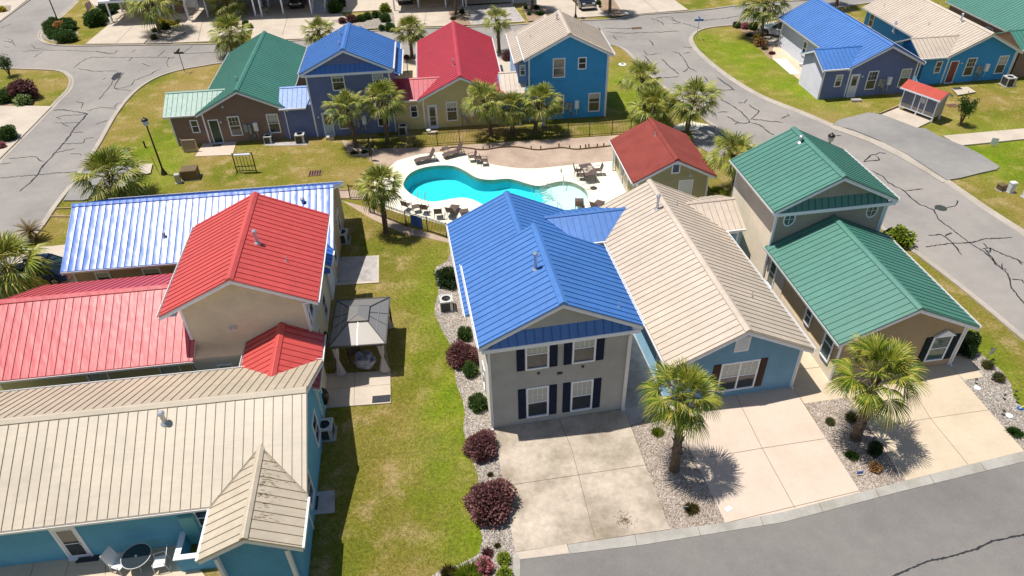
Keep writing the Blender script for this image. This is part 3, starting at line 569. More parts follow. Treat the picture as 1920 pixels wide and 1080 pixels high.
# ================================================================== HOUSES
def roof_plane(mb, pts, th=.1, m=0, sm=1, sp=.41, rib=True, off=.2):
    P = [Vector(p) for p in pts]; n = (P[1]-P[0]).cross(P[2]-P[0]).normalized()
    if n.z < 0: n = -n
    k = len(P); mb.add([tuple(p) for p in P]+[(p.x, p.y, p.z-th) for p in P], [tuple(range(k)), tuple(range(2*k-1, k-1, -1))]+[(i, (i+1) % k, k+(i+1) % k, k+i) for i in range(k)], m)
    if not rib: return
    h = Vector((n.y, -n.x, 0)).normalized(); s = n.cross(h)
    ab = [(p.dot(h), p.dot(s)) for p in P]; c0 = P[0].dot(n); a0, a1 = min(a for a, b in ab), max(a for a, b in ab)
    a = a0+off
    while a < a1-.03:
        ys = []
        for i in range(k):
            (xa, ya), (xb, yb) = ab[i], ab[(i+1) % k]
            if (xa-a)*(xb-a) < 0: ys.append(ya+(yb-ya)*(a-xa)/(xb-xa))
        if len(ys) >= 2:
            y0, y1 = min(ys), max(ys)
            if y1-y0 > .1:
                q = [h*(a+da)+s*y+n*(c0+dn) for y in (y0, y1) for da, dn in ((-.009, -.01), (-.009, .032), (.009, .032), (.009, -.01))]
                mb.add([tuple(v) for v in q], [(0, 1, 2, 3), (7, 6, 5, 4), (0, 4, 5, 1), (1, 5, 6, 2), (2, 6, 7, 3), (3, 7, 4, 0)], sm)
        a += sp
def ridge_cap(mb, p0, p1, slope=.5, w=.2, m=0):
    p0, p1 = Vector(p0), Vector(p1); d = (p1-p0).normalized(); s = Vector((-d.y, d.x, 0))
    vs = []
    for p in (p0, p1):
        for o, z in ((-w, -w*slope), (-w, -w*slope+.06), (-.03, .07), (.03, .07), (w, -w*slope+.06), (w, -w*slope)): vs.append(tuple(p+s*o+Vector((0, 0, z))))
    mb.add(vs, [(i, i+1, i+7, i+6) for i in range(5)]+[(0, 6, 11, 5), (5, 4, 3, 2, 1, 0), (6, 7, 8, 9, 10, 11)], m)
class House:
    def __init__(s, name, x, y, ang, label, cat='house', group=None, rc='blue', wc='taupe'):
        s.e = empty(name, (x, y, 0), R(ang), label, cat, group); s.o = Vector((x, y, 0)); s.a = R(ang)
        s.rf = MB(); s.wl = MB(); s.fa = MB(); s.gt = MB(); s.rc = rc; s.wc = wc; s.extra = []; s.wmats = ['w_'+wc]
    def wi(s, c):
        if 'w_'+c not in s.wmats: s.wmats.append('w_'+c)
        return s.wmats.index('w_'+c)
    def gable(s, u, hw, v0, v1, ze, zr, ax='v', wo=.42, of=.35, ob=.35, wall=True, wc=None, front=True, back=True, gut=(1, 1), base=0, cap=True, nribs=True, zw=None, rake=(1, 1)):
        "gable roof; ax='v': ridge runs along v. ax='u': ridge runs along u between v0..v1 given as u-range and u as ridge v"
        T = (lambda a, b, z: (a, b, z)) if ax == 'v' else (lambda a, b, z: (b, a, z))
        k = (zr-ze)/hw
        for sd in (-1, 1):
            roof_plane(s.rf, [T(u, v0, zr), T(u, v1, zr), T(u+sd*hw, v1, ze), T(u+sd*hw, v0, ze)], rib=nribs)
        if cap: ridge_cap(s.rf, T(u, v0-.01, zr), T(u, v1+.01, zr), k)
        # rake boards
        for vv, sg_, on in ((v0, 1, front and rake[0]), (v1, -1, back and rake[1])):
            if not on: continue
            for sd in (-1, 1):
                a, b = (u, zr-.10), (u+sd*(hw+.0), ze-.10)
                pts = [T(a[0], vv, a[1]), T(b[0], vv, b[1]), T(b[0], vv, b[1]-.2), T(a[0], vv, a[1]-.2)]
                dv = sg_*.05; s.fa.prism(pts, T(0, dv, 0))
                # soffit between rake board and wall
                w_ = of if sg_ == 1 else ob
                s.fa.prism([T(a[0], vv, a[1]-.03), T(b[0], vv, b[1]-.03), T(b[0], vv, b[1]-.06), T(a[0], vv, a[1]-.06)], T(0, sg_*w_, 0))
        # eave soffits, gutters
        for sd, on in ((-1, gut[0]), (1, gut[1])):
            x = u+sd*hw
            q = [T(x, v0+.05, ze-.12), T(x-sd*wo, v0+.05, ze-.12), T(x-sd*wo, v0+.05, ze-.16), T(x, v0+.05, ze-.16)]
            s.fa.prism(q, T(0, v1-v0-.1, 0))
            if on:
                g = [T(x+sd*.003, v0+.02, ze-.02), T(x+sd*.11, v0+.02, ze-.02), T(x+sd*.09, v0+.02, ze-.13), T(x+sd*.003, v0+.02, ze-.13)]
                g2 = [T(x+sd*.09, v0+.02, ze-.0), T(x+sd*.12, v0+.02, ze-.0), T(x+sd*.1, v0+.02, ze-.13), T(x+sd*.07, v0+.02, ze-.13)]
                s.gt.prism([T(x+sd*.004, v0+.02, ze-.11), T(x+sd*.1, v0+.02, ze-.11), T(x+sd*.1, v0+.02, ze-.14), T(x+sd*.004, v0+.02, ze-.14)], T(0, v1-v0-.04, 0)); s.gt.prism(g2, T(0, v1-v0-.04, 0))
        if wall:
            h = hw-wo; zt = zr-.11; zs = ze+k*wo-.11
            pts = [T(u-h, v0+of, base), T(u+h, v0+of, base), T(u+h, v0+of, zs), T(u, v0+of, zt), T(u-h, v0+of, zs)]
            s.wl.prism(pts, T(0, v1-v0-of-ob, 0), s.wi(wc or s.wc))
            for sd in (-1, 1):
                for vv in ((v0+of,) if front else ())+((v1-ob,) if back else ()):
                    s.fa.prism([T(u+sd*(h+.025), vv-.03, base), T(u+sd*(h-.1), vv-.03, base), T(u+sd*(h-.1), vv-.03, zs-.03), T(u+sd*(h+.025), vv-.03, zs-.03)], T(0, .06, 0))
    def wing(s, u0, u1, vr, hw, ze, zr, side, wo=.0, endov=.35, wc=None, vf=None, wallend=True, rc=True, endwall=True):
        "low cross gable running sideways from a main roof; side=-1 left,+1 right; u0 = inner valley end of ridge, u1 = outer end"
        k = (zr-ze)/hw
        inn = s.main_u+side*s.main_hw
        a, b = u1, u0
        roof_plane(s.rf, [(b, vr, zr), (a, vr, zr), (a, vr-hw, ze), (inn, vr-hw, ze)], off=.25)
        roof_plane(s.rf, [(b, vr, zr), (a, vr, zr), (a, vr+hw, ze), (inn, vr+hw, ze)], off=.25)
        ridge_cap(s.rf, (b, vr, zr), (a, vr, zr), k, .13)
        s.gt.box(min(a, inn), max(a, inn), vr-hw-.11, vr-hw-.003, ze-.14, ze-.01)
        if wallend:
            e = a-side*endov; i = s.main_u+side*(s.main_hw-.42-.01)
            s.wl.prism([(e, vr-hw+.351, 0), (e, vr+hw-.35, 0), (e, vr+hw-.35, ze+k*.35-.11), (e, vr, zr-.11), (e, vr-hw+.351, ze+k*.35-.11)], (i-e, 0, 0), s.wi(wc or s.wc))
            if endwall:
                for p, q in (((vr, zr), (vr-hw, ze)), ((vr, zr), (vr+hw, ze))):
                    s.fa.prism([(a, p[0], p[1]-.1), (a, q[0], q[1]-.1), (a, q[0], q[1]-.28), (a, p[0], p[1]-.28)], (-side*.05, 0, 0))
                s.fa.prism([(e+side*.02, vr-hw+.32, 0), (e-side*.09, vr-hw+.32, 0), (e-side*.09, vr-hw+.32, ze+.0), (e+side*.02, vr-hw+.32, ze+.0)], (0, .04, 0))
    def win(s, u, v, z0, w, h, out=(0, -1), style='grid', pane='glass', trim='trim', shut=None, tw=.09, cols=3):
        "double-hung window; out = outward direction in the house plan"
        O = Vector((out[0], out[1], 0)); A = Vector((-out[1], out[0], 0)); rot = Matrix(((A.x, O.x, 0, u), (A.y, O.y, 0, v), (0, 0, 1, z0), (0, 0, 0, 1)))
        f = MB(); f.T = rot; x0, x1 = -w/2, w/2
        f.box(x0-tw, x0, .0, .05, -tw, h+tw); f.box(x1, x1+tw, .0, .05, -tw, h+tw); f.box(x0, x1, .0, .05, h, h+tw); f.box(x0, x1, .0, .07, -tw, 0)
        if style in ('grid', 'hung', 'lower'):
            f.box(x0, x1, .005, .04, h/2-.025, h/2+.025)
        if style == 'double':
            f.box(-.045, .045, .0, .045, 0, h); f.box(x0, x1, .005, .04, h/2-.025, h/2+.025)
        if style in ('grid', 'double'):
            n = cols if style == 'grid' else 6
            for i in range(1, n):
                x = x0+w*i/n
                if style == 'double' and i == 3: continue
                f.box(x-.009, x+.009, .006, .025, h/2+.02, h)
            f.box(x0, x1, .007, .024, h*.75-.009, h*.75+.009)
        o = f.build('window', trim, s.e)
        p = MB(); p.T = rot
        if pane == 'glass' and style in ('grid', 'hung') and random.random() < .45:
            p.box(x0, x1, .0, .010, 0, h, 0); q_ = h*random.uniform(.45, .85); p.box(x0+.02, x1-.02, .0101, .0125, q_, h, 1); p.build('pane', ['glass', 'blind'], o)
        elif style in ('grid', 'double') and pane == 'blind':
            p.box(x0, x1, .0, .012, h/2, h, 0); p.box(x0, x1, .0, .010, 0, h/2, 1); p.build('pane', ['blind', 'glass'], o)
        else:
            p.box(x0, x1, .0, .012, 0, h); p.build('pane', pane, o)
        if shut:
            for sd in (-1, 1):
                b = MB(); b.T = rot; c = sd*(w/2+tw+.02+.2); b.box(c-.19, c+.19, .0, .045, -.08, h+.08)
                for q in ((0, h/2-.04), (h/2+.04, h)): b.box(c-.14, c+.14, .045, .055, q[0]+.02, q[1]-.02)
                b.build('shutter', shut, s.e)
        return o
    def door(s, u, v, w=.8, h=2.05, out=(0, -1), m='doorwhite', glass=True, tw=.08):
        O = Vector((out[0], out[1], 0)); A = Vector((-out[1], out[0], 0)); rot = Matrix(((A.x, O.x, 0, u), (A.y, O.y, 0, v), (0, 0, 1, .08), (0, 0, 0, 1)))
        d = MB(); d.T = rot; d.box(-w/2, w/2, 0, .03, 0, h); o = d.build('door', m, s.e)
        f = MB(); f.T = rot; f.box(-w/2-tw, -w/2, 0, .05, 0, h+tw); f.box(w/2, w/2+tw, 0, .05, 0, h+tw); f.box(-w/2, w/2, 0, .05, h, h+tw); f.box(-w/2-tw, w/2+tw, 0, .14, -.09, 0)
        f.build('door_frame', 'trim', o)
        if glass:
            g = MB(); g.T = rot; g.box(-w/2+.12, w/2-.12, .03, .036, h*.5, h-.14)
            if glass == 2: g.box(-w/2+.12, w/2-.12, .03, .036, .2, h*.5-.06)
            g.build('pane', 'glass', o)
        k = MB(); k.T = rot; k.bar((w/2-.09, .03, 1), (w/2-.09, .09, 1), .03); k.build('handle', 'steel', o)
    def meters(s, v=.35, flip=False, u=0, heater=True):
        b = MB(); b.box(u-.22, u+.08, v-.16, v-.003, .9, 1.62); b.bar((u-.05, v-.06, .05), (u-.05, v-.06, .9), .03); b.box(u+.12, u+.38, v-.14, v-.003, .7, 1.25); b.bar((u+.25, v-.16, 1.42), (u+.25, v-.003, 1.42), .13, n=12)
        b.bar((u+.3, v-.06, .1), (u+.3, v-.06, .7), .025); b.box(u+.42, u+.6, v-.1, v-.003, .35, .6); b.build('electric_meter', 'util_dgrey', s.e)
        if heater:
            b = MB(); b.box(u+.64, u+.99, v-.25, v-.003, .98, 1.72); b.bar((u+.82, v-.13, .4), (u+.82, v-.13, .98), .02); b.box(u+.72, u+.9, v-.257, v-.24, 1.5, 1.6); b.build('water_heater', 'trim', s.e)
    def lamp(s, u, z, v=.35):
        b = MB(); b.box(u-.05, u+.05, v-.12, v-.003, z-.08, z+.12); b.box(u-.1, u+.1, v-.18, v-.1, z-.02, z+.02); b.build('wall_lamp', 'lantern', s.e)
    def downspout(s, u, v, z, out=(0, -1), z0=.1):
        b = MB(); x, y = u+out[0]*.05, v+out[1]*.05
        b.box(x-.045, x+.045, y-.04, y+.04, z0, z); b.box(x-.05, x+.05, y-.16+.0, y+.04, z0-.06, z0+.04); b.build('downspout', 'gutter', s.e)
    def vent(s, u, v, z, h=.9, r=.075, kind='flue', zbase=None):
        b = MB()
        if kind == 'flue': b.lathe([(r*2.1, -.25), (r*2.0, .02), (r, .1), (r, h-.12), (r*1.5, h-.1), (r*1.5, h), (r*.9, h+.05)], (u, v, z), 12)
        else: b.lathe([(.12, -.12), (.06, .04), (.035, .08), (.035, .3)], (u, v, z), 10)
        s.extra.append((b, 'chimney_flue' if kind == 'flue' else 'vent_pipe', 'steel'))
    def pent(s, hw, v, z0, z1, u=0, k=.5, zr=7.8, out=.33):
        "skirt roof across the gable and its white frieze board"
        x0 = hw-.5; x1 = min(x0, (zr-.25-z1)/k)
        roof_plane(s.rf, [(u-x0, v-out, z0), (u+x0, v-out, z0), (u+x1, v, z1), (u-x1, v, z1)], .05, off=.15)
        s.fa.box(u-hw+.1, u+hw-.1, v-out-.05, v-out+.02, z0-.22, z0-.02); s.fa.box(u-hw+.1, u+hw-.1, v-out+.02, v-.01, z0-.2, z0-.16)
    def done(s, rmats=None):
        r_ = s.rf.build('roof', rmats or ['roof_'+s.rc, 'seam_'+s.rc], s.e)
        s.wl.build('wall', s.wmats, s.e)
        if s.fa.v: s.fa.build('fascia', 'trim', s.e)
        # one mesh per gutter run
        import itertools
        V, Fc = s.gt.v, s.gt.f; par = list(range(len(V)))
        def fd(i):
            while par[i] != i: i = par[i]
            return i
        for f in Fc:
            for i in f[1:]: par[fd(i)] = fd(f[0])
        cl = {}
        for f in Fc: cl.setdefault(fd(f[0]), []).append(f)
        bb = []
        for fs in cl.values():
            ids = {i for f in fs for i in f}; bb.append([[min(V[i][a] for i in ids)-.04 for a in range(3)], [max(V[i][a] for i in ids)+.04 for a in range(3)], fs])
        ch_ = True
        while ch_:
            ch_ = False
            for A_, B_ in itertools.combinations(bb, 2):
                if all(A_[0][a] < B_[1][a] and B_[0][a] < A_[1][a] for a in range(3)):
                    A_[0] = [min(p) for p in zip(A_[0], B_[0])]; A_[1] = [max(p) for p in zip(A_[1], B_[1])]; A_[2] = A_[2]+B_[2]; bb.remove(B_); ch_ = True; break
        for _, _, fs in bb:
            g_ = MB(); ids = sorted({i for f in fs for i in f}); mp_ = {i: k for k, i in enumerate(ids)}; g_.add([V[i] for i in ids], [tuple(mp_[i] for i in f) for f in fs]); g_.build('gutter', 'gutter', s.e)
        for b, n_, m_ in s.extra: b.build(n_, m_, r_, smooth=False)
        return s.e
M['red_door'] = mat('red_screen_door', (.22, .05, .06), .5)
# ---- seen-from-behind single storey unit (row by the pool and across the road)
def rear_unit(name, x, y, ang, label, rc, wc, L=15.1, hw=3.85, ze=2.9, zr=4.77, wingw=6.5, doorm='doorwhite', glass=True, grp=None, wall_end=True, wc2=None, win3=True, heater=True, inner_end=False, wend=.35, zw=4.05):
    h = House(name, x, y, ang, label, 'house', grp, rc, wc); h.main_u = 0; h.main_hw = hw
    h.gable(0, hw, 0, L, ze, zr)
    h.wing(-(zr-zw)/((zr-ze)/hw), -wingw, 2.3, 2.3, ze, zw, -1, endov=wend, endwall=wall_end)
    h.win(-4.25, .35, 1.2, .5, 1.0, style='hung', cols=2); h.door(-2.65, .35, .72, 2.05, m=doorm, glass=glass)
    h.win(-.93, .35, .68, .82, 1.62); h.meters()
    if win3: h.win(2.35, .35, .68, .82, 1.6)
    h.lamp(-2.0, 1.95); h.downspout(3.5, .33, ze-.05)
    return h
def two_rear(name, x, y, ang, label, rc, wc, ze, zr, L, hw=3.9, wing=(-6, 0)):
    h = House(name, x, y, ang, label, 'house', None, rc, wc); h.main_u = 0; h.main_hw = hw
    h.gable(0, hw, 0, L, ze, zr)
    h.gable(0, 3.85, L-.3, 15.1, 2.9, 4.75, wall=True, front=False)
    return h
GR = 'houses round the pool'
h = rear_unit('brown_house', -22.64, 57.55, 5.6, 'brown house with green metal roof and dark green back door', 'green', 'brown', doorm='dgreen', glass=False)
h.vent(-.5, 2.9, 4.3, .55, .06); h.vent(-1.35, 2.6, 4.1, kind='p'); h.vent(1.2, 12.5, 4.2, kind='p'); h.lamp(-1.5, 3.3); h.done()
h = two_rear('slate_house', -13.34, 58.3, 4.97, 'two storey slate blue house with blue roof behind two palms by the pool', 'blue', 'slate2' if False else 'slate', 5.87, 7.74, 6.67)
h.wing(-3.2, -6.2, 2.15, 2.1, 2.92, 3.95, -1, endov=.0, endwall=False); h.pent(3.86, .35, 5.75, 6.35, zr=7.74)
h.door(-2.35, .35, .72, 2.05, m='doorblue', glass=True); h.win(-.93, .35, .68, .82, 1.45); h.win(2.45, .35, .68, .82, 1.4); h.meters(); h.lamp(-3.05, 1.85); h.lamp(-1.55, 1.85)
h.win(-.85, .35, 4.2, .9, 1.3); h.win(2.5, .35, 4.2, .75, 1.3); h.downspout(3.45, .33, 5.5)
h.rf.T = None; roof_plane(h.rf, [(3.95, .55, 5.45), (3.95, 6.4, 5.45), (4.5, 6.4, 5.2), (4.5, .55, 5.2)]); h.gt.box(4.5, 4.6, .55, 6.4, 5.08, 5.2); h.gt.box(3.88, 3.97, .05, 6.6, 5.74, 5.88)
h.vent(-.55, 4.2, 7.4, .5, .06); h.vent(-.4, 1.6, 7.4, .4, .06); h.vent(-1.9, 3.2, 6.75, kind='p'); h.done()
h = rear_unit('yellow_house', -3.94, 59.36, 5.07, 'yellow house with red metal roof in the middle of the pool row', 'red', 'yellow', L=14.9, zw=3.9, glass=2, wingw=6.0, wall_end=False, wend=0)
h.vent(-.45, 3.3, 4.5, .55, .06); h.vent(-2.0, 2.6, 3.75, kind='p'); h.vent(-2.6, 3.9, 3.45, kind='p'); h.done()
h = two_rear('azure_house', 5.47, 60.34, 4.8, 'two storey bright blue house with beige roof at the end of the pool row', 'beige', 'azure', 5.84, 7.82, 6.35)
h.wing(-3.2, -6.0, 2.15, 2.1, 2.9, 3.95, -1, endov=.0, endwall=False)
h.win(-.84, .35, 4.0, .92, 1.55, style='hung'); h.win(1.2, .35, 4.62, .58, .9, style='hung'); h.win(-.84, .35, .62, .86, 1.6, style='hung'); h.win(2.42, .35, .62, .9, 1.6, style='hung'); h.door(-2.5, .35, .74); h.meters(); h.downspout(3.5, .33, 5.6)
roof_plane(h.rf, [(-3.98, .75, 5.55), (-3.98, 8.6, 5.55), (-4.65, 8.6, 5.25), (-4.65, .75, 5.25)]); h.wl.box(-4.35, -3.4, 1.0, 8.4, 0, 5.2, h.wi('farblue')); h.win(-3.95, 1.0, 4.1, .35, .8, style='hung'); h.gt.box(-4.75, -4.66, .75, 8.6, 5.12, 5.25)
h.vent(-.45, 4.3, 7.55, .55, .07); h.vent(1.5, 2.4, 6.95, kind='p'); h.vent(-2.9, 3.9, 6.3, kind='p'); h.done()
# across the road
h = rear_unit('lilac_house', 35.08, 63.72, 6.95, 'slate grey house with blue roof beside the white car across the road', 'blue', 'slate', L=15.02, hw=3.72, ze=2.98, zr=4.85, wingw=6.2, zw=4.1)
h.wl.box(-3.36, -3.28, .4, 14.6, 0, 2.9, h.wi('lightgrey')); h.wl.prism([(-5.87, .36, 0), (-5.87, 4.24, 0), (-5.87, 4.24, 2.95), (-5.87, 2.3, 3.95), (-5.87, .36, 2.95)], (-.04, 0, 0), h.wi('lightgrey'))
h.win(-3.36, 9.0, 1.0, .6, 1.3, out=(-1, 0), style='hung'); h.win(-3.36, 6.6, 1.2, .6, 1.0, out=(-1, 0), style='hung'); h.downspout(-3.4, 14.5, 2.9); h.done()
h = rear_unit('sky_house', 45.61, 66.31, 6.45, 'bright blue single storey house with tan roof and red screen door behind the mailbox shelter', 'beige', 'azure', L=15.65, hw=3.86, ze=2.8, zr=4.73, wingw=6.6, zw=3.95, doorm='red_door', glass=False, wall_end=False, wend=.8, heater=True)
h.win(-3.44, 14.0, 1.2, .7, 1.3, out=(-1, 0), style='hung'); h.win(-3.44, 6.4, 1.2, .7, 1.0, out=(-1, 0), style='hung'); b = MB(); b.bar((-3.75, 9.3, 2.1), (-3.75, 9.3, 3.3), .12, n=10); b.bar((-3.75, 9.3, 2.1), (-3.5, 9.3, 1.9), .09); b.build('exhaust_pipe', 'trim', h.e)
h.vent(-.5, 4.2, 4.5, .8, .08); h.vent(-2.2, 6.3, 3.6, kind='p'); h.vent(-2.7, 13.6, 3.35, kind='p'); h.done()
h = rear_unit('umber_house', 55.3, 67.5, 6.45, 'brown house with green metal roof cut by the top right corner', 'green', 'brown', L=15.4, wingw=6.1, wall_end=False, wend=.3, zw=4.0); h.win(-3.44, 8.0, 1.3, .9, .9, out=(-1, 0), style='hung'); h.done()
# ---- central row, seen from the street
h = House('taupe_townhouse', 2.26, 24.48, 9.12, 'two storey taupe townhouse with bright blue roof and navy shutters beside the gravel strip', 'house', None, 'blue', 'taupe'); h.main_u = 0; h.main_hw = 3.87
h.gable(0, 3.88, 0, 6.57, 6.0, 7.95); h.gable(0, 3.95, 6.0, 15.4, 2.9, 4.82, front=False, wo=.45)
h.pent(3.88, .35, 5.76, 6.38, zr=7.95)
h.wing(2.0, 7.3, 13.3, 2.0, 2.98, 3.9, 1, endov=.0, endwall=False, wallend=True)
for u, z, w, t in ((-1.12, 3.88, .98, 1.76), (1.17, 3.88, .98, 1.76), (-1.1, .5, .96, 1.95), (1.17, .5, .96, 1.95)): h.win(u, .35, z, w, t, style='grid', pane='blind', shut='navy', cols=4)
h.wl.box(-3.6, -3.44, .5, 6.2, 3.0, 5.9, h.wi('white')) if False else None

for u, z, w in ((-1.05, 3.42, .12), (.0, 3.22, .26), (1.15, 3.45, .12)): b = MB(); b.box(u-w/2, u+w/2, .29, .349, z, z+.12); b.build('wall_vent', 'black', h.e)
h.downspout(-3.45, .33, 5.7); h.downspout(3.45, .33, 5.7); h.downspout(3.36, .33, 5.2); h.win(-3.46, 2.5, 4.0, .6, 1.2, out=(-1, 0), style='hung'); h.win(-3.46, 2.5, .9, .6, 1.4, out=(-1, 0), style='hung')
h.vent(-.62, 3.15, 7.6, .95, .085); h.vent(2.95, .95, 6.45, kind='p'); h.done()
h = House('skyblue_townhouse', 11.42, 25.72, 8.97, 'sky blue townhouse with cream metal roof between the blue and green roofs', 'house', None, 'beige', 'skyblue'); h.main_u = 0; h.main_hw = 3.86
h.gable(0, 3.86, 0, 15.0, 2.96, 4.9); h.wing(1.9, 5.2, 13.2, 2.1, 2.96, 3.95, 1, endov=.0, endwall=False)
h.win(.18, .35, .55, 1.9, 1.85, style='double', pane='blind', shut='shut_brown')
b = MB(); b.box(-.32, .34, .28, .349, 3.28, 4.15, 0); b.box(-.38, .40, .30, .348, 3.22, 4.21, 0)
for i in range(8): b.box(-.27, .29, .265, .279, 3.33+i*.1, 3.38+i*.1)
b.build('gable_vent', 'paper', h.e)
h.downspout(3.42, .33, 2.9); h.win(-3.44, 2.0, .8, .7, 1.3, out=(-1, 0), style='hung'); h.door(3.46, 9.0, .9, 2.1, out=(1, 0)); h.vent(-.52, 11.9, 4.6, 1.0, .085); h.vent(.95, 12.4, 4.4, kind='p'); h.vent(1.9, 3.5, 3.95, kind='p'); h.done()
h = House('tan_townhouse', 20.45, 27.12, 7.6, 'tan townhouse with green metal roofs and a tower beside the curving road', 'house', None, 'green', 'sand'); h.main_u = 0; h.main_hw = 3.9
h.gable(0, 3.9, 0, 8.9, 3.0, 4.8, wc='tan', back=False)
h.gable(-.2, 3.87, 8.5, 15.0, 5.72, 7.62, wc='olive'); h.pent(3.87, 8.85, 5.55, 6.12, u=-.2, zr=7.62)
h.wl.box(-3.505, -3.3, .355, 8.6, 0, 1.0, h.wi('sand')); h.wl.box(-3.66, -3.4, 8.9, 14.6, 0, 5.6, h.wi('sand')); h.wl.box(-3.52, -3.4, 6.6, 8.9, 0, 3.0, h.wi('sand'))
h.win(2.35, .35, .62, .95, 1.62, style='hung', shut='shut_green', pane='glassg')
b = MB(); b.prism([(1.75, .3, 2.36), (2.95, .3, 2.36), (2.35, .3, 2.78)], (0, -.12, 0)); b.build('window_pediment', 'trim', h.e)
for v, z, w, t in ((1.25, .9, .75, 1.9), (3.5, 1.4, .5, 1.0), (8.0, .7, .62, 1.75)): h.win(-3.525, v, z, w, t, out=(-1, 0), style='hung', pane='glassg')
for u in (-2.8, 2.42):
    f = MB()
    for i in range(20):
        a0, a1 = 2*math.pi*i/20, 2*math.pi*(i+1)/20
        f.add([(u+math.cos(a)*r_*.75, 8.85-y_, 4.85+math.sin(a)*r_) for a in (a0, a1) for r_ in (.42, .5) for y_ in (0, .05)], [(0, 1, 3, 2), (4, 6, 7, 5), (1, 5, 7, 3), (2, 3, 7, 6), (0, 4, 5, 1)])
    f.box(u-.012, u+.012, 8.80, 8.83, 4.44, 5.26); f.box(u-.31, u+.31, 8.801, 8.829, 4.84, 4.86); o = f.build('oval_window', 'trim', h.e)
    g = MB(); g.add([(u+math.cos(2*math.pi*i/20)*.31, 8.835, 4.85+math.sin(2*math.pi*i/20)*.42) for i in range(20)], [tuple(range(20))]); g.build('pane', 'glassg', o)
h.downspout(3.5, .33, 2.9); h.downspout(3.3, 8.83, 5.3); h.downspout(-3.7, 8.83, 5.3, z0=2.9)
h.vent(-.55, 13.3, 7.4, .45, .1); roof_plane(h.rf, [(3.5, 9.6, 4.9), (3.5, 10.5, 4.9), (4.1, 10.5, 4.6), (4.1, 9.6, 4.6)]); h.done()
# dark glazed passage between them
h = House('glazed_porch', 11.42, 25.72, 8.97, 'small glazed entry porch under the cream link roof beside the tan tower', 'porch', None, 'beige', 'skyblue')
h.wl.box(3.9, 5.0, 11.5, 15.0, 0, 2.85); h.win(4.45, 11.5, .2, .9, 2.2, style='plain', pane='glassg'); h.rf.box(3.85, 5.02, 11.47, 15.02, 2.85, 2.9); h.done()
# ---- left group, gables face the lawn
h = House('teal_house', -9.25, 22.37, 6.34, 'teal house with cream metal roof in the bottom left corner', 'house', None, 'cream', 'teal')
h.gable(0, 4.11, -15.6, 0, 3.06, 5.18, ax='u', wo=.45)
h.main_u = 0
def sgable(h, u, hw, v0, vj, ze, zr, mz, kz, wc=None, u_=0):
    "south running cross gable that dies into the main slope (main ridge v=0, z=mz, slope kz)"
    vr = -(mz-zr)/kz; ve = -(mz-ze)/kz
    for sd in (-1, 1): roof_plane(h.rf, [(u, v0, zr), (u, vr, zr), (u+sd*hw, ve, ze), (u+sd*hw, v0, ze)], off=.3)
    ridge_cap(h.rf, (u, v0, zr), (u, vr+.1, zr), (zr-ze)/hw, .16)
    for sd in (-1, 1):
        h.rf.bar((u, vr, zr+.01), (u+sd*hw, ve, ze+.01), .03, 1, 4); h.rf.bar((u, vr-.12, zr+.0), (u+sd*hw, ve-.12, ze+.0), .016, 1, 4)
    for sd in (-1, 1):
        h.fa.prism([(u, v0, zr-.1), (u+sd*hw, v0, ze-.1), (u+sd*hw, v0, ze-.3), (u, v0, zr-.3)], (0, .05, 0))
        h.gt.prism([(u+sd*(hw+.004), v0, ze-.01), (u+sd*(hw+.1), v0, ze-.01), (u+sd*(hw+.1), v0, ze-.13), (u+sd*(hw+.004), v0, ze-.13)], (0, ve-v0-.1, 0))
    k = (zr-ze)/hw
    h.wl.prism([(u-hw+.4, v0+.4, 0), (u+hw-.4, v0+.4, 0), (u+hw-.4, v0+.4, ze+.4*k-.11), (u, v0+.4, zr-.11), (u-hw+.4, v0+.4, ze+.4*k-.11)], (0, -v0-4, 0), h.wi(wc or h.wc))
sgable(h, -1.93, 1.98, -6.57, 0, 3.06, 4.1, 5.18, .516)
b = MB(); b.box(-5.75, -3.95, -4.98, -4.86, 0, .95); b.box(-5.75, -5.63, -4.86, -3.66, 0, .95); b.build('porch_wall', 'w_teal', h.e)
b = MB(); b.box(-5.82, -3.9, -5.04, -4.8, .95, 1.0); b.box(-5.82, -5.57, -4.8, -3.66, .95, 1.0); b.build('porch_rail', 'trim', h.e)
b = MB(); b.box(-5.6, -4.9, -3.78, -3.66, .15, 2.15); b.box(-5.55, -4.95, -3.82, -3.78, .2, 2.1); b.build('shutter_door', 'aqua', h.e)
h.door(-10.25, -3.66, .86, 2.1, glass=2); h.win(-4.5, -3.66, 1.3, .7, 1.0, style='hung')
for u in (-3.3, -.6): b = MB(); b.box(u-.07, u+.07, -6.5, -6.3, 0, 2.85); b.build('porch_post', 'trim', h.e)
for v in (-2.6, .9): h.win(-.35, v, .8, .9, 1.5, out=(1, 0), style='hung')
h.downspout(-.35, 2.5, 2.9, out=(1, 0)); h.vent(-6.0, -.75, 4.75, .65, .1)
b = MB(); rnd = random.Random(8)
for k in range(150):
    v = rnd.choice((-2.9, -3.5, -3.75, -4.0, -4.35, -4.5, -4.9, -5.5))+rnd.gauss(0, .09); s_ = abs(rnd.gauss(0, .28))+.20; L = rnd.uniform(.04, .2); w = rnd.uniform(.005, .018); f = lambda s: 4.1-.525*s+.006
    b.add([(-1.93+s_, v, f(s_)), (-1.93+s_+L*.5, v-w, f(s_+L*.5)), (-1.93+s_+L, v, f(s_+L)), (-1.93+s_+L*.5, v+w, f(s_+L*.5))], [(0, 1, 2, 3)])
h.extra.append((b, 'roof_stain', 'util_brown')); h.done()
h = House('cream_house', -13.6, 27.55, 6.6, 'cream house with coral red roofs between the glossy blue and cream roofs', 'house', None, 'coral', 'cream')
h.gable(0, 3.85, 0, 8.26, 5.66, 7.5, wo=.8, of=.6, ob=.6); 
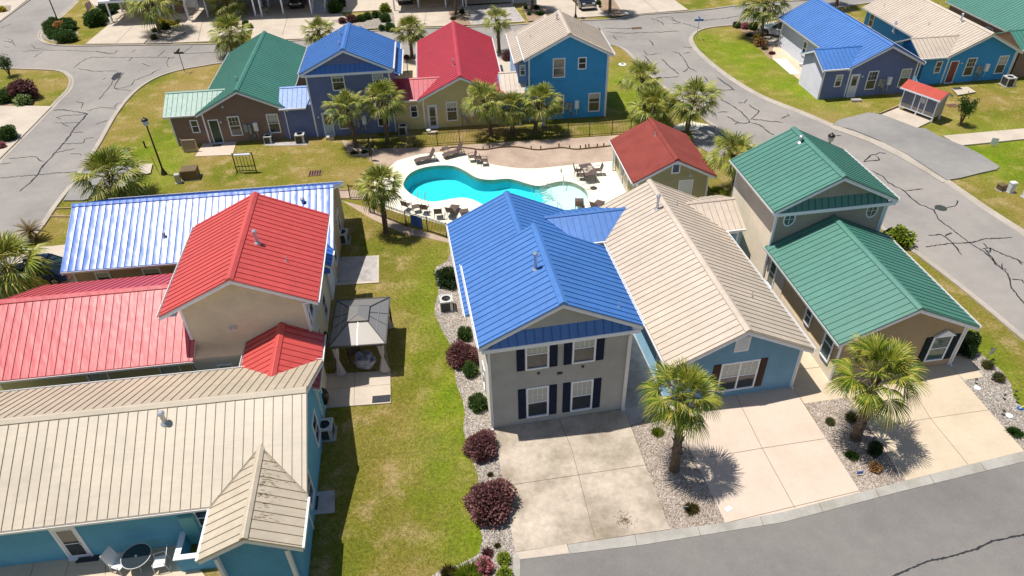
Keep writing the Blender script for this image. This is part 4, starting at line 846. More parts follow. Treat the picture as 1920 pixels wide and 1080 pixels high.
# lower wing to the west, in the same frame
h.wmats.append('w_olive2') if False else None
lw = MB(); q = h.rf; h.rf = MB(); h.gable(3.55, 4.0, -13.1, -2.9, 2.95, 4.95, ax='u', wo=.5, gut=(1, 0), wc='yellow'); low = h.rf; h.rf = q
h.gable(1.65, 2.0, -3.4, .6, 2.95, 3.98, ax='v', wo=.35, back=False, wall=True)
h.wl.box(-3.0, -.4, -.3, .65, 0, 2.9); h.win(-1.5, -.3, 1.4, .6, .85, style='hung')
for v, z in ((1.6, 3.6), (4.8, 3.6), (1.8, .6), (5.0, .6)): h.win(3.06, v, z, .9, 1.5, out=(1, 0), style='hung')
h.win(3.05, .85, 3.4, .35, 1.0, out=(1, 0), style='hung')
h.downspout(3.0, .58, 5.3); h.vent(.75, 3.5, 7.15, .75, .09); h.vent(2.2, 2.6, 6.45, kind='p')
for u in (-8.0, -4.4): h.win(u, .05, 1.0, .9, 1.3, style='hung')
b = MB(); b.box(-.95, -.85, .3, .599, 4.0, 4.1); b.box(-.7, -.6, .3, .599, 4.0, 4.1); b.build('wall_lamp', 'lantern', h.e)
h.done(); low.build('porch_roof', ['roof_pink', 'seam_pink'], h.e)
h = House('rust_house', -11.33, 40.18, 5.5, 'long house with glossy blue roof at the left behind the coral roofs', 'house', None, 'blue', 'tan')
h.o = h.o; h.rf.T = None
VB = .45
h.e.location = Vector((-11.33, 40.18, 0))+Vector((-math.sin(R(5.5)), math.cos(R(5.5)), 0))*VB
h.gable(0, 4.25, -16.2, 0, 2.95, 5.08, ax='u', wo=.5)
sgable(h, -2.0, 2.0, -5.9, 0, 2.95, 4.0, 5.08, .5, 'white')
roof_plane(h.rf, [(-3.8, -6.1, 2.55), (-.1, -6.1, 2.55), (-.1, -5.55, 2.95), (-3.8, -5.55, 2.95)], .05)
for v in (-2.4, 1.2): h.win(-.35, v, .8, .9, 1.5, out=(1, 0), style='hung')
h.win(-14.2, -3.75, 1.2, .7, 1.1, style='hung'); h.win(-11.3, -3.75, 1.2, .9, 1.1, style='hung'); h.vent(-1.9, -1.0, 4.4, .45, .1); h.vent(-10.3, -2.55, 3.75, .3, .07); h.done(['roof_gloss', 'seam_blue'])
# ---- pool house
h = House('pool_house', 11.87, 44.78, 6.44, 'small khaki pool house with red shingle roof right of the pool deck', 'pool house', None, 'red', 'yellow')
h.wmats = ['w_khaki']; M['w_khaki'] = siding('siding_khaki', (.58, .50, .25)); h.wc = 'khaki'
h.gable(0, 3.09, 0, 6.84, 2.45, 4.04, nribs=False, gut=(1, 0)); h.win(.08, .35, 2.85, .45, .6, style='plain', pane='panelblue'); h.door(.98, .35, .92, 2.0, m='paper', glass=False)
h.lamp(1.2, 2.5); b = MB(); b.box(-.9, -.5, .2, .349, 1.5, 1.75); b.build('wall_vent', 'brick', h.e)
h.door(-2.67, 3.1, .9, 2.0, out=(-1, 0), m='conc_cr', glass=False); h.door(-2.67, 4.6, .9, 2.0, out=(-1, 0), m='conc_cr', glass=False)
b = MB(); b.box(-2.95, -2.8, 6.2, 6.35, 0, 2.3); b.build('porch_post', 'trim', h.e); b = MB(); b.box(-2.9, -2.69, 3.9, 4.15, .9, 1.7); b.build('notice_board', 'util_grey', h.e)
h.vent(-.35, 4.2, 3.9, kind='p'); h.done(['shingle_red', 'shingle_red'])
# ================================================================== PALMS
def palm_mesh(seed, near=False, nl=34, bl=.95, pet=.95, lo_=108):
    rnd = random.Random(seed); c = MB(); sk = MB()
    def leaf(mb, az, el, pl, br, seg, droop, mi=0):
        dirv = Vector((math.cos(az)*math.cos(el), math.sin(az)*math.cos(el), math.sin(el)))
        p = Vector((math.cos(az)*.08, math.sin(az)*.08, rnd.uniform(-.12, .12))); pts = [p.copy()]; d = dirv.copy()
        for k in range(4): p = p+d*(pl/4); d = (d+Vector((0, 0, -.10*droop))).normalized(); pts.append(p.copy())
        for a, b in zip(pts, pts[1:]): mb.bar(a, b, .016, mi, 3)
        side = d.cross(Vector((0, 0, 1)));
        if side.length < .05: side = Vector((-math.sin(az), math.cos(az), 0))
        side.normalize(); up = side.cross(d).normalized(); tw = rnd.uniform(-.5, .5); side, up = side*math.cos(tw)+up*math.sin(tw), up*math.cos(tw)-side*math.sin(tw)
        A = R(rnd.uniform(78, 112))
        for i in range(seg):
            t = (i+.5)/seg*2-1; a = t*A+rnd.uniform(-.03, .03); ln = br*(1-.30*abs(t)**1.5)*rnd.uniform(.88, 1.06)
            w = br*2*A/seg*.205*rnd.uniform(.85, 1.1)
            dv = d*math.cos(a)+side*math.sin(a); cs = d*(-math.sin(a))+side*math.cos(a)
            arch = abs(t)*.18
            def pt(r, o): return p+dv*(ln*r)+cs*o+up*(.16*math.sin(r*2.2)*ln-arch*r*ln)+Vector((0, 0, -droop*ln*(.62*r**2.6)))
            f = up*(w*.35)
            v = [pt(.03, 0), pt(.5, -w)-f, pt(.5, w)-f, pt(.55, 0)+f*.5, pt(.84, -w*.5)-f*.5, pt(.84, w*.5)-f*.5, pt(1.0, 0)+Vector((0, 0, -.05*droop))]
            mb.add([tuple(x) for x in v], [(0, 1, 3), (0, 3, 2), (1, 4, 3), (3, 4, 5), (3, 5, 2), (4, 6, 5)], mi)
    for k in range(nl):
        t = k/(nl-1); el = R(80-lo_*t**.95+rnd.uniform(-10, 10)); az = k*2.39996+rnd.uniform(-.25, .25)
        leaf(c, az, el, pet*rnd.uniform(.75, 1.1)*(.75+.35*math.sin(t*2.6)), bl*rnd.uniform(.85, 1.1), 28 if near else 18, .22+.42*t+rnd.uniform(-.1, .15))
    for k in range(5): leaf(sk, rnd.uniform(0, 6.28), R(-38+rnd.uniform(-14, 14)), pet*.6, bl*.7, 12, .6)
    return c, sk
def trunk_mb(h, lean=(0, 0), r0=.21, r1=.15, seed=1, boots=True):
    rnd = random.Random(seed); b = MB(); n = 12; m = max(6, int(h*9)); rings = []
    cx = lambda t: Vector((lean[0]*t*t*.6+lean[0]*t*.4, lean[1]*t*t*.6+lean[1]*t*.4, h*t))
    vs = []; fs = []
    for k in range(m+1):
        t = k/m; c = cx(t); r = (r0*1.25 if k == 0 else r0+(r1-r0)*t)*(1+(.06 if k % 2 else -.03))
        for i in range(n): a = 2*math.pi*i/n; q = r*(1+rnd.uniform(-.05, .05)); vs.append(tuple(c+Vector((math.cos(a)*q, math.sin(a)*q, 0))))
    for k in range(m):
        for i in range(n): fs.append((k*n+i, k*n+(i+1) % n, (k+1)*n+(i+1) % n, (k+1)*n+i))
    b.add(vs, fs, 0)
    if boots:
        N = int(26+h*6)
        for k in range(N):
            t = .22+.78*(k/N)**.8; c = cx(t); a = k*2.4; r = r0+(r1-r0)*t; o = Vector((math.cos(a), math.sin(a), 0)); s = Vector((-o.y, o.x, 0)); L = .2+.2*(t-.45)
            b.add([tuple(c+o*(r*.9)-s*.07), tuple(c+o*(r*.9)+s*.07), tuple(c+o*(r+.10+.14*(t-.4))+s*.035+Vector((0, 0, L))), tuple(c+o*(r+.10+.14*(t-.4))-s*.035+Vector((0, 0, L))), tuple(c+o*(r*.9)+Vector((0, 0, -.05)))], [(0, 1, 2, 3), (0, 3, 4), (4, 2, 1), (4, 3, 2)], 1)
    return b
PG_ = 'cabbage palms planted around the houses'
PROT = [palm_mesh(11, nl=31, bl=.95, pet=.85), palm_mesh(12, nl=35, bl=.98, pet=.85, lo_=116), palm_mesh(13, nl=28, bl=.92, pet=.9, lo_=100), palm_mesh(14, nl=38, bl=.95, pet=.8, lo_=122)]
PM = [(a.build('tmp', 'frond', fixn=False), b.build('tmp', 'skirt', fixn=False)) for a, b in PROT]
NEAR = [palm_mesh(21, True, 31, .98, .84, 106), palm_mesh(23, True, 33, .96, .86, 102)]
PN = [(a.build('tmp', 'frondn', fixn=False), b.build('tmp', 'skirt', fixn=False)) for a, b in NEAR]
def palm(base, crown, rpx, label, i=0, near=None, z0=0, r0=.19, r1=.14):
    b = G(*base, z0); c = UP(*crown, b); h = max(1.0, c.z-z0); dist = (c-Vector((0, 0, CH))).length; rad = rpx*dist/CF
    t = empty('palm_tree', b, 0, label, 'palm tree', PG_)
    L = (c.x-b.x, c.y-b.y)
    trunk_mb(h, L, r0, r1, seed=i+3).build('trunk', ['bark', 'boot'], t)
    src = PN[near] if near is not None else PM[i % 4]; k = rad/1.72
    for o, nm in ((src[0], 'crown'), (src[1], 'dead_fronds')):
        q = bpy.data.objects.new(nm, o.data); col.objects.link(q); q.parent = t; q.location = (L[0], L[1], h-.05); q.scale = (k,)*3; q.rotation_euler = (0, 0, i*1.3)
    return t
for a in [((668, 276), (648, 200), 42, 'leaning palm in front of the slate blue house, left of a twin palm', 0), ((727, 270), (717, 186), 46, 'palm before the wall where the slate house meets the yellow one', 1),
 ((921, 256), (906, 188), 44, 'palm against the right corner of the yellow house', 2), ((961, 252), (961, 200), 38, 'middle palm of the three by the pool fence', 3), ((1003, 250), (1014, 190), 44, 'palm before the door of the bright blue house', 1),
 ((1208, 218), (1204, 147), 42, 'palm on the verge right of the tall bright blue house', 2), ((1232, 244), (1226, 200), 48, 'low palm behind the ridge of the pool house roof', 3), ((1287, 252), (1300, 188), 53, 'palm by the pale walk between the pool house and the road', 0),
 ((1376, 365), (1374, 290), 53, 'palm between the pool house and the green tower', 2), ((724, 436), (713, 345), 49, 'palm on the lawn side of the pool fence', 3), ((214, 384), (208, 328), 62, 'wide palm behind the glossy blue roof at the left kerb', 1),
 ((22, 560), (14, 500), 70, 'wide palm over the navy car at the left edge', 3), ((437, 104), (432, 62), 40, 'palm behind the green roof of the brown house', 3), ((600, 100), (597, 57), 32, 'palm behind the valley between green and blue roofs', 0),
 ((773, 110), (768, 56), 34, 'palm behind the gap of blue and red roofs', 1), ((936, 98), (932, 37), 29, 'slim palm standing between the red and the beige roof', 2), ((1427, 70), (1434, 6), 48, 'palm in the flower bed beside the white car', 0),
 ((300, 62), (284, 2), 46, 'palm in gravel between the two leftmost raised house driveways', 2), ((437, 30), (424, 2), 34, 'palm with a shady base behind another palm in front of the raised houses', 1), ((855, 28), (855, -40), 34, 'palm trunk before the grey and brown driveways, crown out of view', 2),
 ((998, 18), (998, -45), 32, 'palm trunk in the brown bed left of the black pickup', 3), ((1143, 25), (1145, -45), 32, 'palm trunk right of the black pickup', 0), ((1568, 12), (1574, -50), 32, 'palm trunk peeking over the blue roof across the road', 1)]:
    palm(a[0], a[1], a[2], a[3], a[4], z0=.12 if a[0][1] < 105 else 0)
palm((1264, 880), (1279, 744), 80, 'large palm in the gravel strip beside the stained driveway', 5, near=0, r0=.23, r1=.15)
palm((1604, 822), (1646, 702), 80, 'large leaning palm in the gravel strip near the tan townhouse', 6, near=1, r0=.24, r1=.15)
for a, b in PM+PN:
    for o in (a, b): bpy.data.objects.remove(o)
# sago and a young tree
def sago(base, label, n=34, ln=1.15):
    p = G(*base, .13); t = empty('sago_palm', p, 0, label, 'sago palm'); b = MB(); b.lathe([(.25, 0), (.28, .3), (.2, .6)], n=10); b.build('trunk', 'boot', t); c = MB()
    for k in range(n):
        a = k*2.4; el = R(65-75*k/n); d = Vector((math.cos(a)*math.cos(el), math.sin(a)*math.cos(el), math.sin(el))); q = Vector((0, 0, .6)); s = Vector((-math.sin(a), math.cos(a), 0)); L = ln*random.uniform(.85, 1.1)
        for j in range(12):
            q2 = q+d*(L/12); d = (d+Vector((0, 0, -.085))).normalized(); w = .17*math.sin((j+1.5)/13.5*math.pi)
            for sd in (-1, 1): c.add([tuple(q), tuple(q2), tuple((q+q2)/2+d*.07+s*sd*w+Vector((0, 0, .03)))], [(0, 1, 2)])
            q = q2
    c.build('crown', 'sago', t, fixn=False)
sago((63, 448), 'small rusty brown sago palm on the corner of the kerb')
# ------------------------------------------------------------------ shrubs
def shrub_mesh(n, leaf, mats, seed, flat=0, box=False, spiky=False):
    rnd = random.Random(seed); b = MB()
    bm = bmesh.new(); bmesh.ops.create_icosphere(bm, subdivisions=3, radius=.86)
    for v in bm.verts:
        if box: v.co = Vector([math.copysign(abs(x/.86)**.55, x)*.80 for x in v.co])
        v.co *= 1+.10*noise.noise(v.co*3+Vector((seed, 0, 0)))+(0 if box else .42*noise.noise(v.co*1.3+Vector((seed*3, 1, 0))))
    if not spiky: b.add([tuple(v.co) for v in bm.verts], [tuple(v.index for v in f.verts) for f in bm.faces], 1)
    bm.free()
    for k in range(n):
        z = rnd.uniform(-.75, 1); a = rnd.uniform(0, 2*math.pi); r = math.sqrt(1-z*z); d = Vector((r*math.cos(a), r*math.sin(a), z)); p = d.copy()
        if box: p = Vector([math.copysign(abs(x)**.55, x)*.93 for x in d])
        if spiky:
            o = Vector((rnd.uniform(-.15, .15), rnd.uniform(-.15, .15), -.7)); d = Vector((d.x, d.y, abs(d.z)*1.2+.15)).normalized(); q = o+d*rnd.uniform(.9, 1.6); s = d.cross(Vector((0, 0, 1))).normalized()*leaf*.5; m_ = (o+q)/2+Vector((0, 0, .12))
            b.add([tuple(o-s), tuple(o+s), tuple(m_+s), tuple(q-Vector((0, 0, .15))), tuple(m_-s)], [(0, 1, 2, 3, 4)]); continue
        p *= (rnd.uniform(.80, 1.12)+.10*noise.noise(d*3+Vector((seed, 0, 0)))+(0 if box else .42*noise.noise(d*1.3*.86+Vector((seed*3, 1, 0))))); p *= (1.12 if rnd.random() < .06 else 1); u = (d+Vector((rnd.uniform(-.9, .9), rnd.uniform(-.9, .9), rnd.uniform(-.5, .9)))).normalized()
        s = u.cross(Vector((rnd.uniform(-1, 1), rnd.uniform(-1, 1), rnd.uniform(-1, 1)))).normalized(); L = leaf*rnd.uniform(.7, 1.3)
        b.add([tuple(p-s*L*.3), tuple(p+u*L*.5-s*L*.33), tuple(p+u*L), tuple(p+u*L*.5+s*L*.33), tuple(p+s*L*.3)], [(0, 1, 2, 3, 4)])
    return b.build('tmp', mats, fixn=False)
SH = {}
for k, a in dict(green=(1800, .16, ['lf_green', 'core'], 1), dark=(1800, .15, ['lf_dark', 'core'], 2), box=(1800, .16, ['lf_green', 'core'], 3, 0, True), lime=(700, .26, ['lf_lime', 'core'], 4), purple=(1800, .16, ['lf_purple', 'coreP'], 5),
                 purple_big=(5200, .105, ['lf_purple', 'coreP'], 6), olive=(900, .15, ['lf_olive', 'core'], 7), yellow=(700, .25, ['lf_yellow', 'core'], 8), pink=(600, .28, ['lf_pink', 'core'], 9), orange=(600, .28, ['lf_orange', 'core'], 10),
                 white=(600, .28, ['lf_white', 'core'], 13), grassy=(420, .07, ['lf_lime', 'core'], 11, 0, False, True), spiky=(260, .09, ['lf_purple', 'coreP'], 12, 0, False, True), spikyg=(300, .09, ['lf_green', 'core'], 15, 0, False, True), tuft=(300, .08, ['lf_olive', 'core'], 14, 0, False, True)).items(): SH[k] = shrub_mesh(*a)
def shrub(kind, q, rpx, label, zr=.85, name='shrub', group=None, z0=0, ry=1, cat='shrub'):
    c = G(*q, z0+.1); d = (c-Vector((0, 0, CH))).length; r = rpx*d/CF*(.84 if q[1] < 330 else .93); h = r*zr; c = G(q[0], q[1], z0+h*.7)
    o = bpy.data.objects.new(name, SH[kind].data); col.objects.link(o); o.location = (c.x, c.y, z0+h*.72); o.scale = (r, r*ry, h); o.rotation_euler = (0, 0, random.uniform(0, 6) if ry == 1 else .3)
    tag(o, label, cat, group); return o
GS = 'shrubs in the gravel strip by the taupe townhouse'
shrub('dark', (842, 520), 22, 'large dark green rounded shrub beside the blue roof eave', .85, group=GS)
shrub('box', (871, 627), 13, 'small square green shrub right above the upper purple shrub', 1, group=GS); shrub('purple_big', (866, 665), 26, 'purple leaved shrub between two clipped green ones', .85, group=GS)
shrub('green', (881, 694), 14, 'clipped green shrub touching the purple shrub', 1, group=GS); shrub('box', (896, 756), 16, 'boxy green shrub at the front corner of the taupe townhouse', 1, group=GS)
shrub('purple_big', (901, 836), 28, 'round purple shrub at the top of the stained driveway', .8, group=GS); shrub('purple_big', (918, 940), 40, 'largest purple shrub, beside the lower stained driveway slab', .78, group=GS)
shrub('spiky', (914, 1035), 11, 'small dark red tuft below the largest purple shrub', .8, 'plant'); shrub('lime', (945, 1048), 11, 'small lime green plant by the kerb corner', .8, 'plant', 'lime green plants'); shrub('lime', (945, 1076), 12, 'lime green plant cut by the bottom edge', .8, 'plant', 'lime green plants')
shrub('grassy', (876, 1078), 28, 'yellow green ornamental grass at the bottom of the gravel bed', .7, 'plant'); shrub('tuft', (840, 1070), 14, 'brown wispy tuft where the gravel meets the lawn', .8, 'plant'); shrub('pink', (908, 1062), 14, 'pink flowering bush between yellow grass and lime plants', 1.0, 'plant'); shrub('tuft', (933, 1022), 6, 'tiny dry tuft beside the driveway corner', .8, 'plant'); shrub('tuft', (919, 889), 6, 'tiny dry tuft between the two round purple shrubs', .8, 'plant')
shrub('grassy', (1234, 808), 11, 'small yellow green plant left of the large palm trunk', .8, 'plant'); shrub('tuft', (1297, 951), 13, 'low olive plant near the kerb between the driveways', .8, 'plant')
GT = 'small round plants in the gravel'
shrub('olive', (1557, 790), 8, 'small round plant left in the gravel of the leaning palm', .8, 'plant', GT); shrub('olive', (1597, 783), 10, 'small brown plant behind the leaning palm trunk', .8, 'plant', GT); shrub('spikyg', (1598, 852), 11, 'green tuft in front of the leaning palm', .8, 'plant', GT)
shrub('dark', (1642, 842), 10, 'dark upright bush in the shadow of the leaning palm', 1.6, 'plant'); shrub('orange', (1640, 876), 9, 'orange and yellow flower clump near the kerb', .8, 'flowers')
shrub('olive', (1852, 684), 9, 'brown round plant under the little white flag', .8, 'plant', GT); shrub('olive', (1874, 708), 9, 'brown round plant right of the driveway walk', .8, 'plant', GT); shrub('spikyg', (1905, 808), 11, 'green leafy plant at the far right driveway edge', .8, 'plant', GT)
shrub('dark', (1813, 645), 16, 'dark clipped shrub at the right corner of the tan townhouse', 1.5); shrub('lime', (1686, 447), 19, 'bright green rounded shrub beside the green tower', .85); shrub('grassy', (1346, 354), 12, 'weedy clump behind the pool house', .4, 'plant'); shrub('dark', (1668, 437), 8, 'dark little bush in the shade of the green tower', 1)
shrub('purple', (42, 172), 20, 'purple shrub in the left lawn island', .9, z0=.01); shrub('green', (10, 183), 15, 'green shrub left of the purple one', .8); shrub('white', (43, 189), 12, 'pale flowering shrub in front of the purple one', .8); shrub('green', (13, 251), 15, 'clipped green shrub in the driveway gravel at the left edge', .8, z0=.12); shrub('pink', (2, 272), 7, 'pink flowers at the left edge', .7, 'flowers', z0=.12); shrub('green', (2, 610), 12, 'green bush left of the coral roof corner', 1); shrub('olive', (24, 187), 6, 'tiny shrub between the green and purple shrubs', .9)
GM = 'clipped green mounds around the corner lamp post'
for i, (x, y, r, l) in enumerate([(91, 48, 9, 'topmost left'), (92, 56, 9, 'second left'), (94, 63, 8, 'third left'), (99, 67, 8, 'lower left'), (112, 63, 9, 'front centre'), (126, 55, 10, 'right of the orange flowers'), (131, 49, 11, 'right behind'), (100, 40, 8, 'upper back'), (127, 42, 9, 'back right'), (118, 40, 7, 'back centre')]):
    shrub('green', (x, y), r, 'clipped green mound, %s in the lamp post bed' % l, .75, group=GM)
shrub('green', (124, 71), 17, 'long low clipped mound at the front of the lamp post bed', .6, group=GM, ry=.55); shrub('orange', (110, 50), 9, 'orange flowers at the foot of the corner lamp post', .9, 'flowers')
shrub('green', (180, 36), 17, 'large rounded hedge at the corner of the leftmost raised house', .8); shrub('dark', (166, 42), 8, 'low dark shrub left of the large rounded hedge', .7); shrub('dark', (200, 20), 14, 'dark hedge under the leftmost raised house', .9); shrub('green', (215, 14), 9, 'green bush deep beside the leftmost driveway', 1)
shrub('yellow', (305, 43), 8, 'yellow flowers on a dark bush right of the leaning palm', .8, 'flowers', z0=.12); shrub('yellow', (321, 42), 5, 'yellow flowers next to the brick stairs', .7, 'flowers', z0=.12); shrub('dark', (309, 50), 8, 'dark bush under the yellow flowers', .8, z0=.12); shrub('olive', (289, 57), 5, 'small shrub at the left foot of the leaning palm', .9, z0=.12); shrub('olive', (289, 70), 6, 'small shrub at the gravel tip below the palm', .9, z0=.12); shrub('yellow', (3, 18), 6, 'yellow flowers in the top left corner bed', .7, 'flowers', z0=.12)
GB = 'rounded shrubs in the gravel bed at the top centre'
for x, y, r, k, l in [(722, 15, 9, 'lime', 'yellow green shrub beside the brown post'), (705, 28, 8, 'green', 'green shrub left of the yellow green one'), (722, 34, 10, 'green', 'round green shrub nearest the brown post'), (689, 31, 8, 'green', 'green shrub in the middle of the bed'), (676, 35, 8, 'green', 'green shrub right of the purple pair'), (660, 36, 9, 'purple', 'purple shrub behind the blue ridge'), (642, 39, 7, 'purple', 'purple shrub left of its twin'), (716, 52, 6, 'green', 'small green shrub near the kerb'), (731, 51, 9, 'green', 'round green shrub near the kerb')]:
    shrub(k, (x, y), r, l, .85, group=GB, z0=.12)
for x, y, r, k, l in [(985, 14, 4, 'green', 'tiny green shrub by the palm left of the pickup'), (1006, 14, 5, 'dark', 'small dark shrub right of that palm'), (1012, 23, 8, 'spikyg', 'spiky green shrub in the brown bed'), (992, 26, 4, 'green', 'tiny shrub at the front of the brown bed'), (1122, 5, 5, 'green', 'small shrub beside the pickup'), (1125, 12, 3, 'olive', 'dry little plant beside the pickup'), (866, 22, 5, 'dark', 'dark shrub right of the tall palm trunk'), (850, 33, 6, 'tuft', 'brown tuft at the foot of the tall palm trunk'), (628, 14, 13, 'green', 'leafy shrub right of the blue stairs'), (640, 6, 9, 'dark', 'dark shrub at the top behind the leafy one'), (762, 107, 5, 'purple', 'small purple plant left of the palm behind the red roof'), (950, 105, 9, 'purple', 'dark purple shrub behind the beige roof'), (460, 44, 6, 'green', 'shrub by the second driveway bed'), (469, 49, 5, 'lime', 'pale shrub beside the second driveway')]:
    shrub(k, (x, y), r, l, .9, z0=.12)
for x, y, r, k, l, n_ in [(1382, 47, 7, 'dark', 'dark green shrub at the road end of the curved bed', 'shrub'), (1397, 49, 7, 'pink', 'pink red shrub in the curved bed', 'shrub'), (1405, 64, 6, 'tuft', 'bare dark plant in the curved bed', 'plant'), (1413, 50, 8, 'green', 'green shrub behind the palm in the curved bed', 'shrub'), (1419, 70, 6, 'yellow', 'yellow flowers at the foot of the palm in the curved bed', 'flowers'), (1425, 80, 9, 'orange', 'ring of yellow red flowers below the palm', 'flowers'), (1434, 89, 6, 'tuft', 'dark twiggy plant near the walk', 'plant'), (1448, 98, 6, 'spiky', 'last dark red plant at the end of the curved bed', 'plant')]:
    shrub(k, (x, y), r, l, .9, n_, cat=n_)
for x, y in ((692, 273), (664, 285), (684, 283)): shrub('spikyg', (x, y), 7, {692: 'spiky green plant right of the leaning palm base', 664: 'spiky plant at the left end of the dirt bed', 684: 'spiky plant next to the closed parasol'}[x], .7, 'plant')
# upright bush by the mailbox shelter
def bush_tree(q, top, label):
    b0 = G(*q, 0); t = empty('bush_tree', b0, 0, label, 'small tree'); h = UP(*top, b0).z; b = MB(); lf = MB(); rnd = random.Random(5)
    for k in range(9):
        a = k*.7; e = Vector((math.cos(a)*.55*rnd.uniform(.4, 1.1), math.sin(a)*.5, h*rnd.uniform(.6, .95))); m_ = e*.45+Vector((0, 0, .1)); b.bar((0, 0, 0), m_, .05, 0, 5, .03); b.bar(m_, e, .03, 0, 5, .012)
        for j in range(150):
            t_ = rnd.uniform(.2, 1.1); p = m_.lerp(e, t_)+Vector((rnd.gauss(0, .17), rnd.gauss(0, .17), rnd.gauss(0, .15))); u = Vector((rnd.uniform(-1, 1), rnd.uniform(-1, 1), rnd.uniform(-.2, 1))).normalized(); s = u.cross(Vector((rnd.random(), rnd.random(), .3))).normalized(); L = .15
            lf.add([tuple(p-s*.03), tuple(p+u*L*.5-s*.05), tuple(p+u*L), tuple(p+u*L*.5+s*.05)], [(0, 1, 2, 3)])
    b.build('trunk', 'bark', t); lf.build('crown', 'lf_green', t, fixn=False)
bush_tree((1800, 235), (1812, 182), 'upright dark green bush tree on the grass right of the mailbox shelter'); bush_tree((19, 143), (10, 104), 'little tree with a bent trunk in the left lawn island')
for o in SH.values(): bpy.data.objects.remove(o)
# ================================================================== FENCES
def fence(px, label, h=1.2, z0=.02):
    P = [G(*p, z0) for p in px]; t = empty('iron_fence', P[0], 0, label, 'fence'); o = P[0]; r = MB(); pk = MB()
    for a, b in zip(P, P[1:]):
        a, b = a-o, b-o; d = b-a; L = d.length; u = d.normalized()
        for z in (.12, h-.12, h-.02): r.bar(a+Vector((0, 0, z)), b+Vector((0, 0, z)), .022, 0, 4)
        n = max(1, round(L/.13))
        for i in range(1, n): p = a+u*(L*i/n); pk.bar(p+Vector((0, 0, .05)), p+Vector((0, 0, h-.02)), .016, 0, 4)
    r.build('rail', 'black', t); pk.build('pickets', 'black', t)
    for p in P: b = MB(); q = p-o; b.box(q.x-.035, q.x+.035, q.y-.035, q.y+.035, 0, h+.06); b.build('post', 'black', t)
def subdiv(px, step=2.45):
    out = [px[0]]
    for a, b in zip(px, px[1:]):
        L = (G(*a)-G(*b)).length; n = max(1, round(L/step)); out += [(a[0]+(b[0]-a[0])*i/n, a[1]+(b[1]-a[1])*i/n) for i in range(1, n+1)]
    return out
fence(subdiv([(702, 281), (779, 275), (862, 269), (985, 262), (1065, 257), (1105, 255), (1147, 252), (1182, 249)]), 'black iron fence with palms along the far side of the pool dirt bed')
fence(subdiv([(657, 373), (688, 374), (694, 399), (762, 424), (802, 434), (838, 446), (870, 456)]), 'black iron fence along the lawn at the near left side of the pool')
fence(subdiv([(741, 139), (765, 136)]), 'short iron fence in the gap between the blue and red roofs')
# ================================================================== LAMPS, SIGNS
def lamp_post(q, top, label, z0=0, h=None):
    b0 = G(*q, z0); h = h or UP(*top, b0).z-z0; t = empty('lamp_post', b0, 0, label, 'street lamp', 'street lamps'); hp = h-.75
    b = MB(); b.lathe([(.24, 0), (.24, .12), (.15, .35), (.1, .5), (.075, .6), (.055, hp-.1), (.09, hp-.05), (.06, hp)], n=12); b.build('pole', 'brownpole', t)
    b = MB(); b.lathe([(.06, hp), (.1, hp+.02), (.21, hp+.15), (.24, hp+.45), (.18, hp+.5)], n=10); b.build('lantern', 'lantern', t)
    b = MB(); b.lathe([(.27, hp+.48), (.2, hp+.6), (.07, hp+.68), (.03, hp+.76)], n=10); b.build('lamp_cap', 'black', t)
lamp_post((308, 327), (277, 218), 'tall dark lamp post on the grass in front of the brown house'); lamp_post((111, 45), (78, -60), 'dark lamp post rising from the clipped green mounds', h=5.2); lamp_post((1079, 34), (1078, 2), 'lamp post behind the beige roof beside the black pickup', h=3.3)
p = G(1559, 256, 4.3); e_ = None
def world_px(w):
    d = w-Vector((0, 0, CH)); k = d.dot(FW); return 960+CF*d.dot(CR)/k, 540-CF*d.dot(CU)/k
lamp_post(world_px(Vector((p.x, p.y, 0))), None, 'lamp post hidden behind the green tower with only its lantern showing', h=4.6)
def street_sign(q, top, label, m):
    b0 = G(*q, .1); h = UP(*top, b0).z; t = empty('street_sign', b0, 0, label, 'street sign'); b = MB(); b.bar((0, 0, 0), (0, 0, h), .035, 0, 8); b.build('pole', 'util_grey' if m == 'signblue' else 'black', t)
    b = MB(); b.box(-.5, .5, -.015, .015, h-.3, h-.08); b.build('sign_panel', m, t); b = MB(); b.box(-.015, .015, -.45, .45, h-.06, h+.16); b.build('sign_panel', m, t)
street_sign((346, 134), (338, 97), 'dark crossed street sign at the lawn tip of the left junction', 'signgreen'); street_sign((1306, 73), (1309, 36), 'blue crossed street sign at the tip of the right hand lawn', 'signblue')
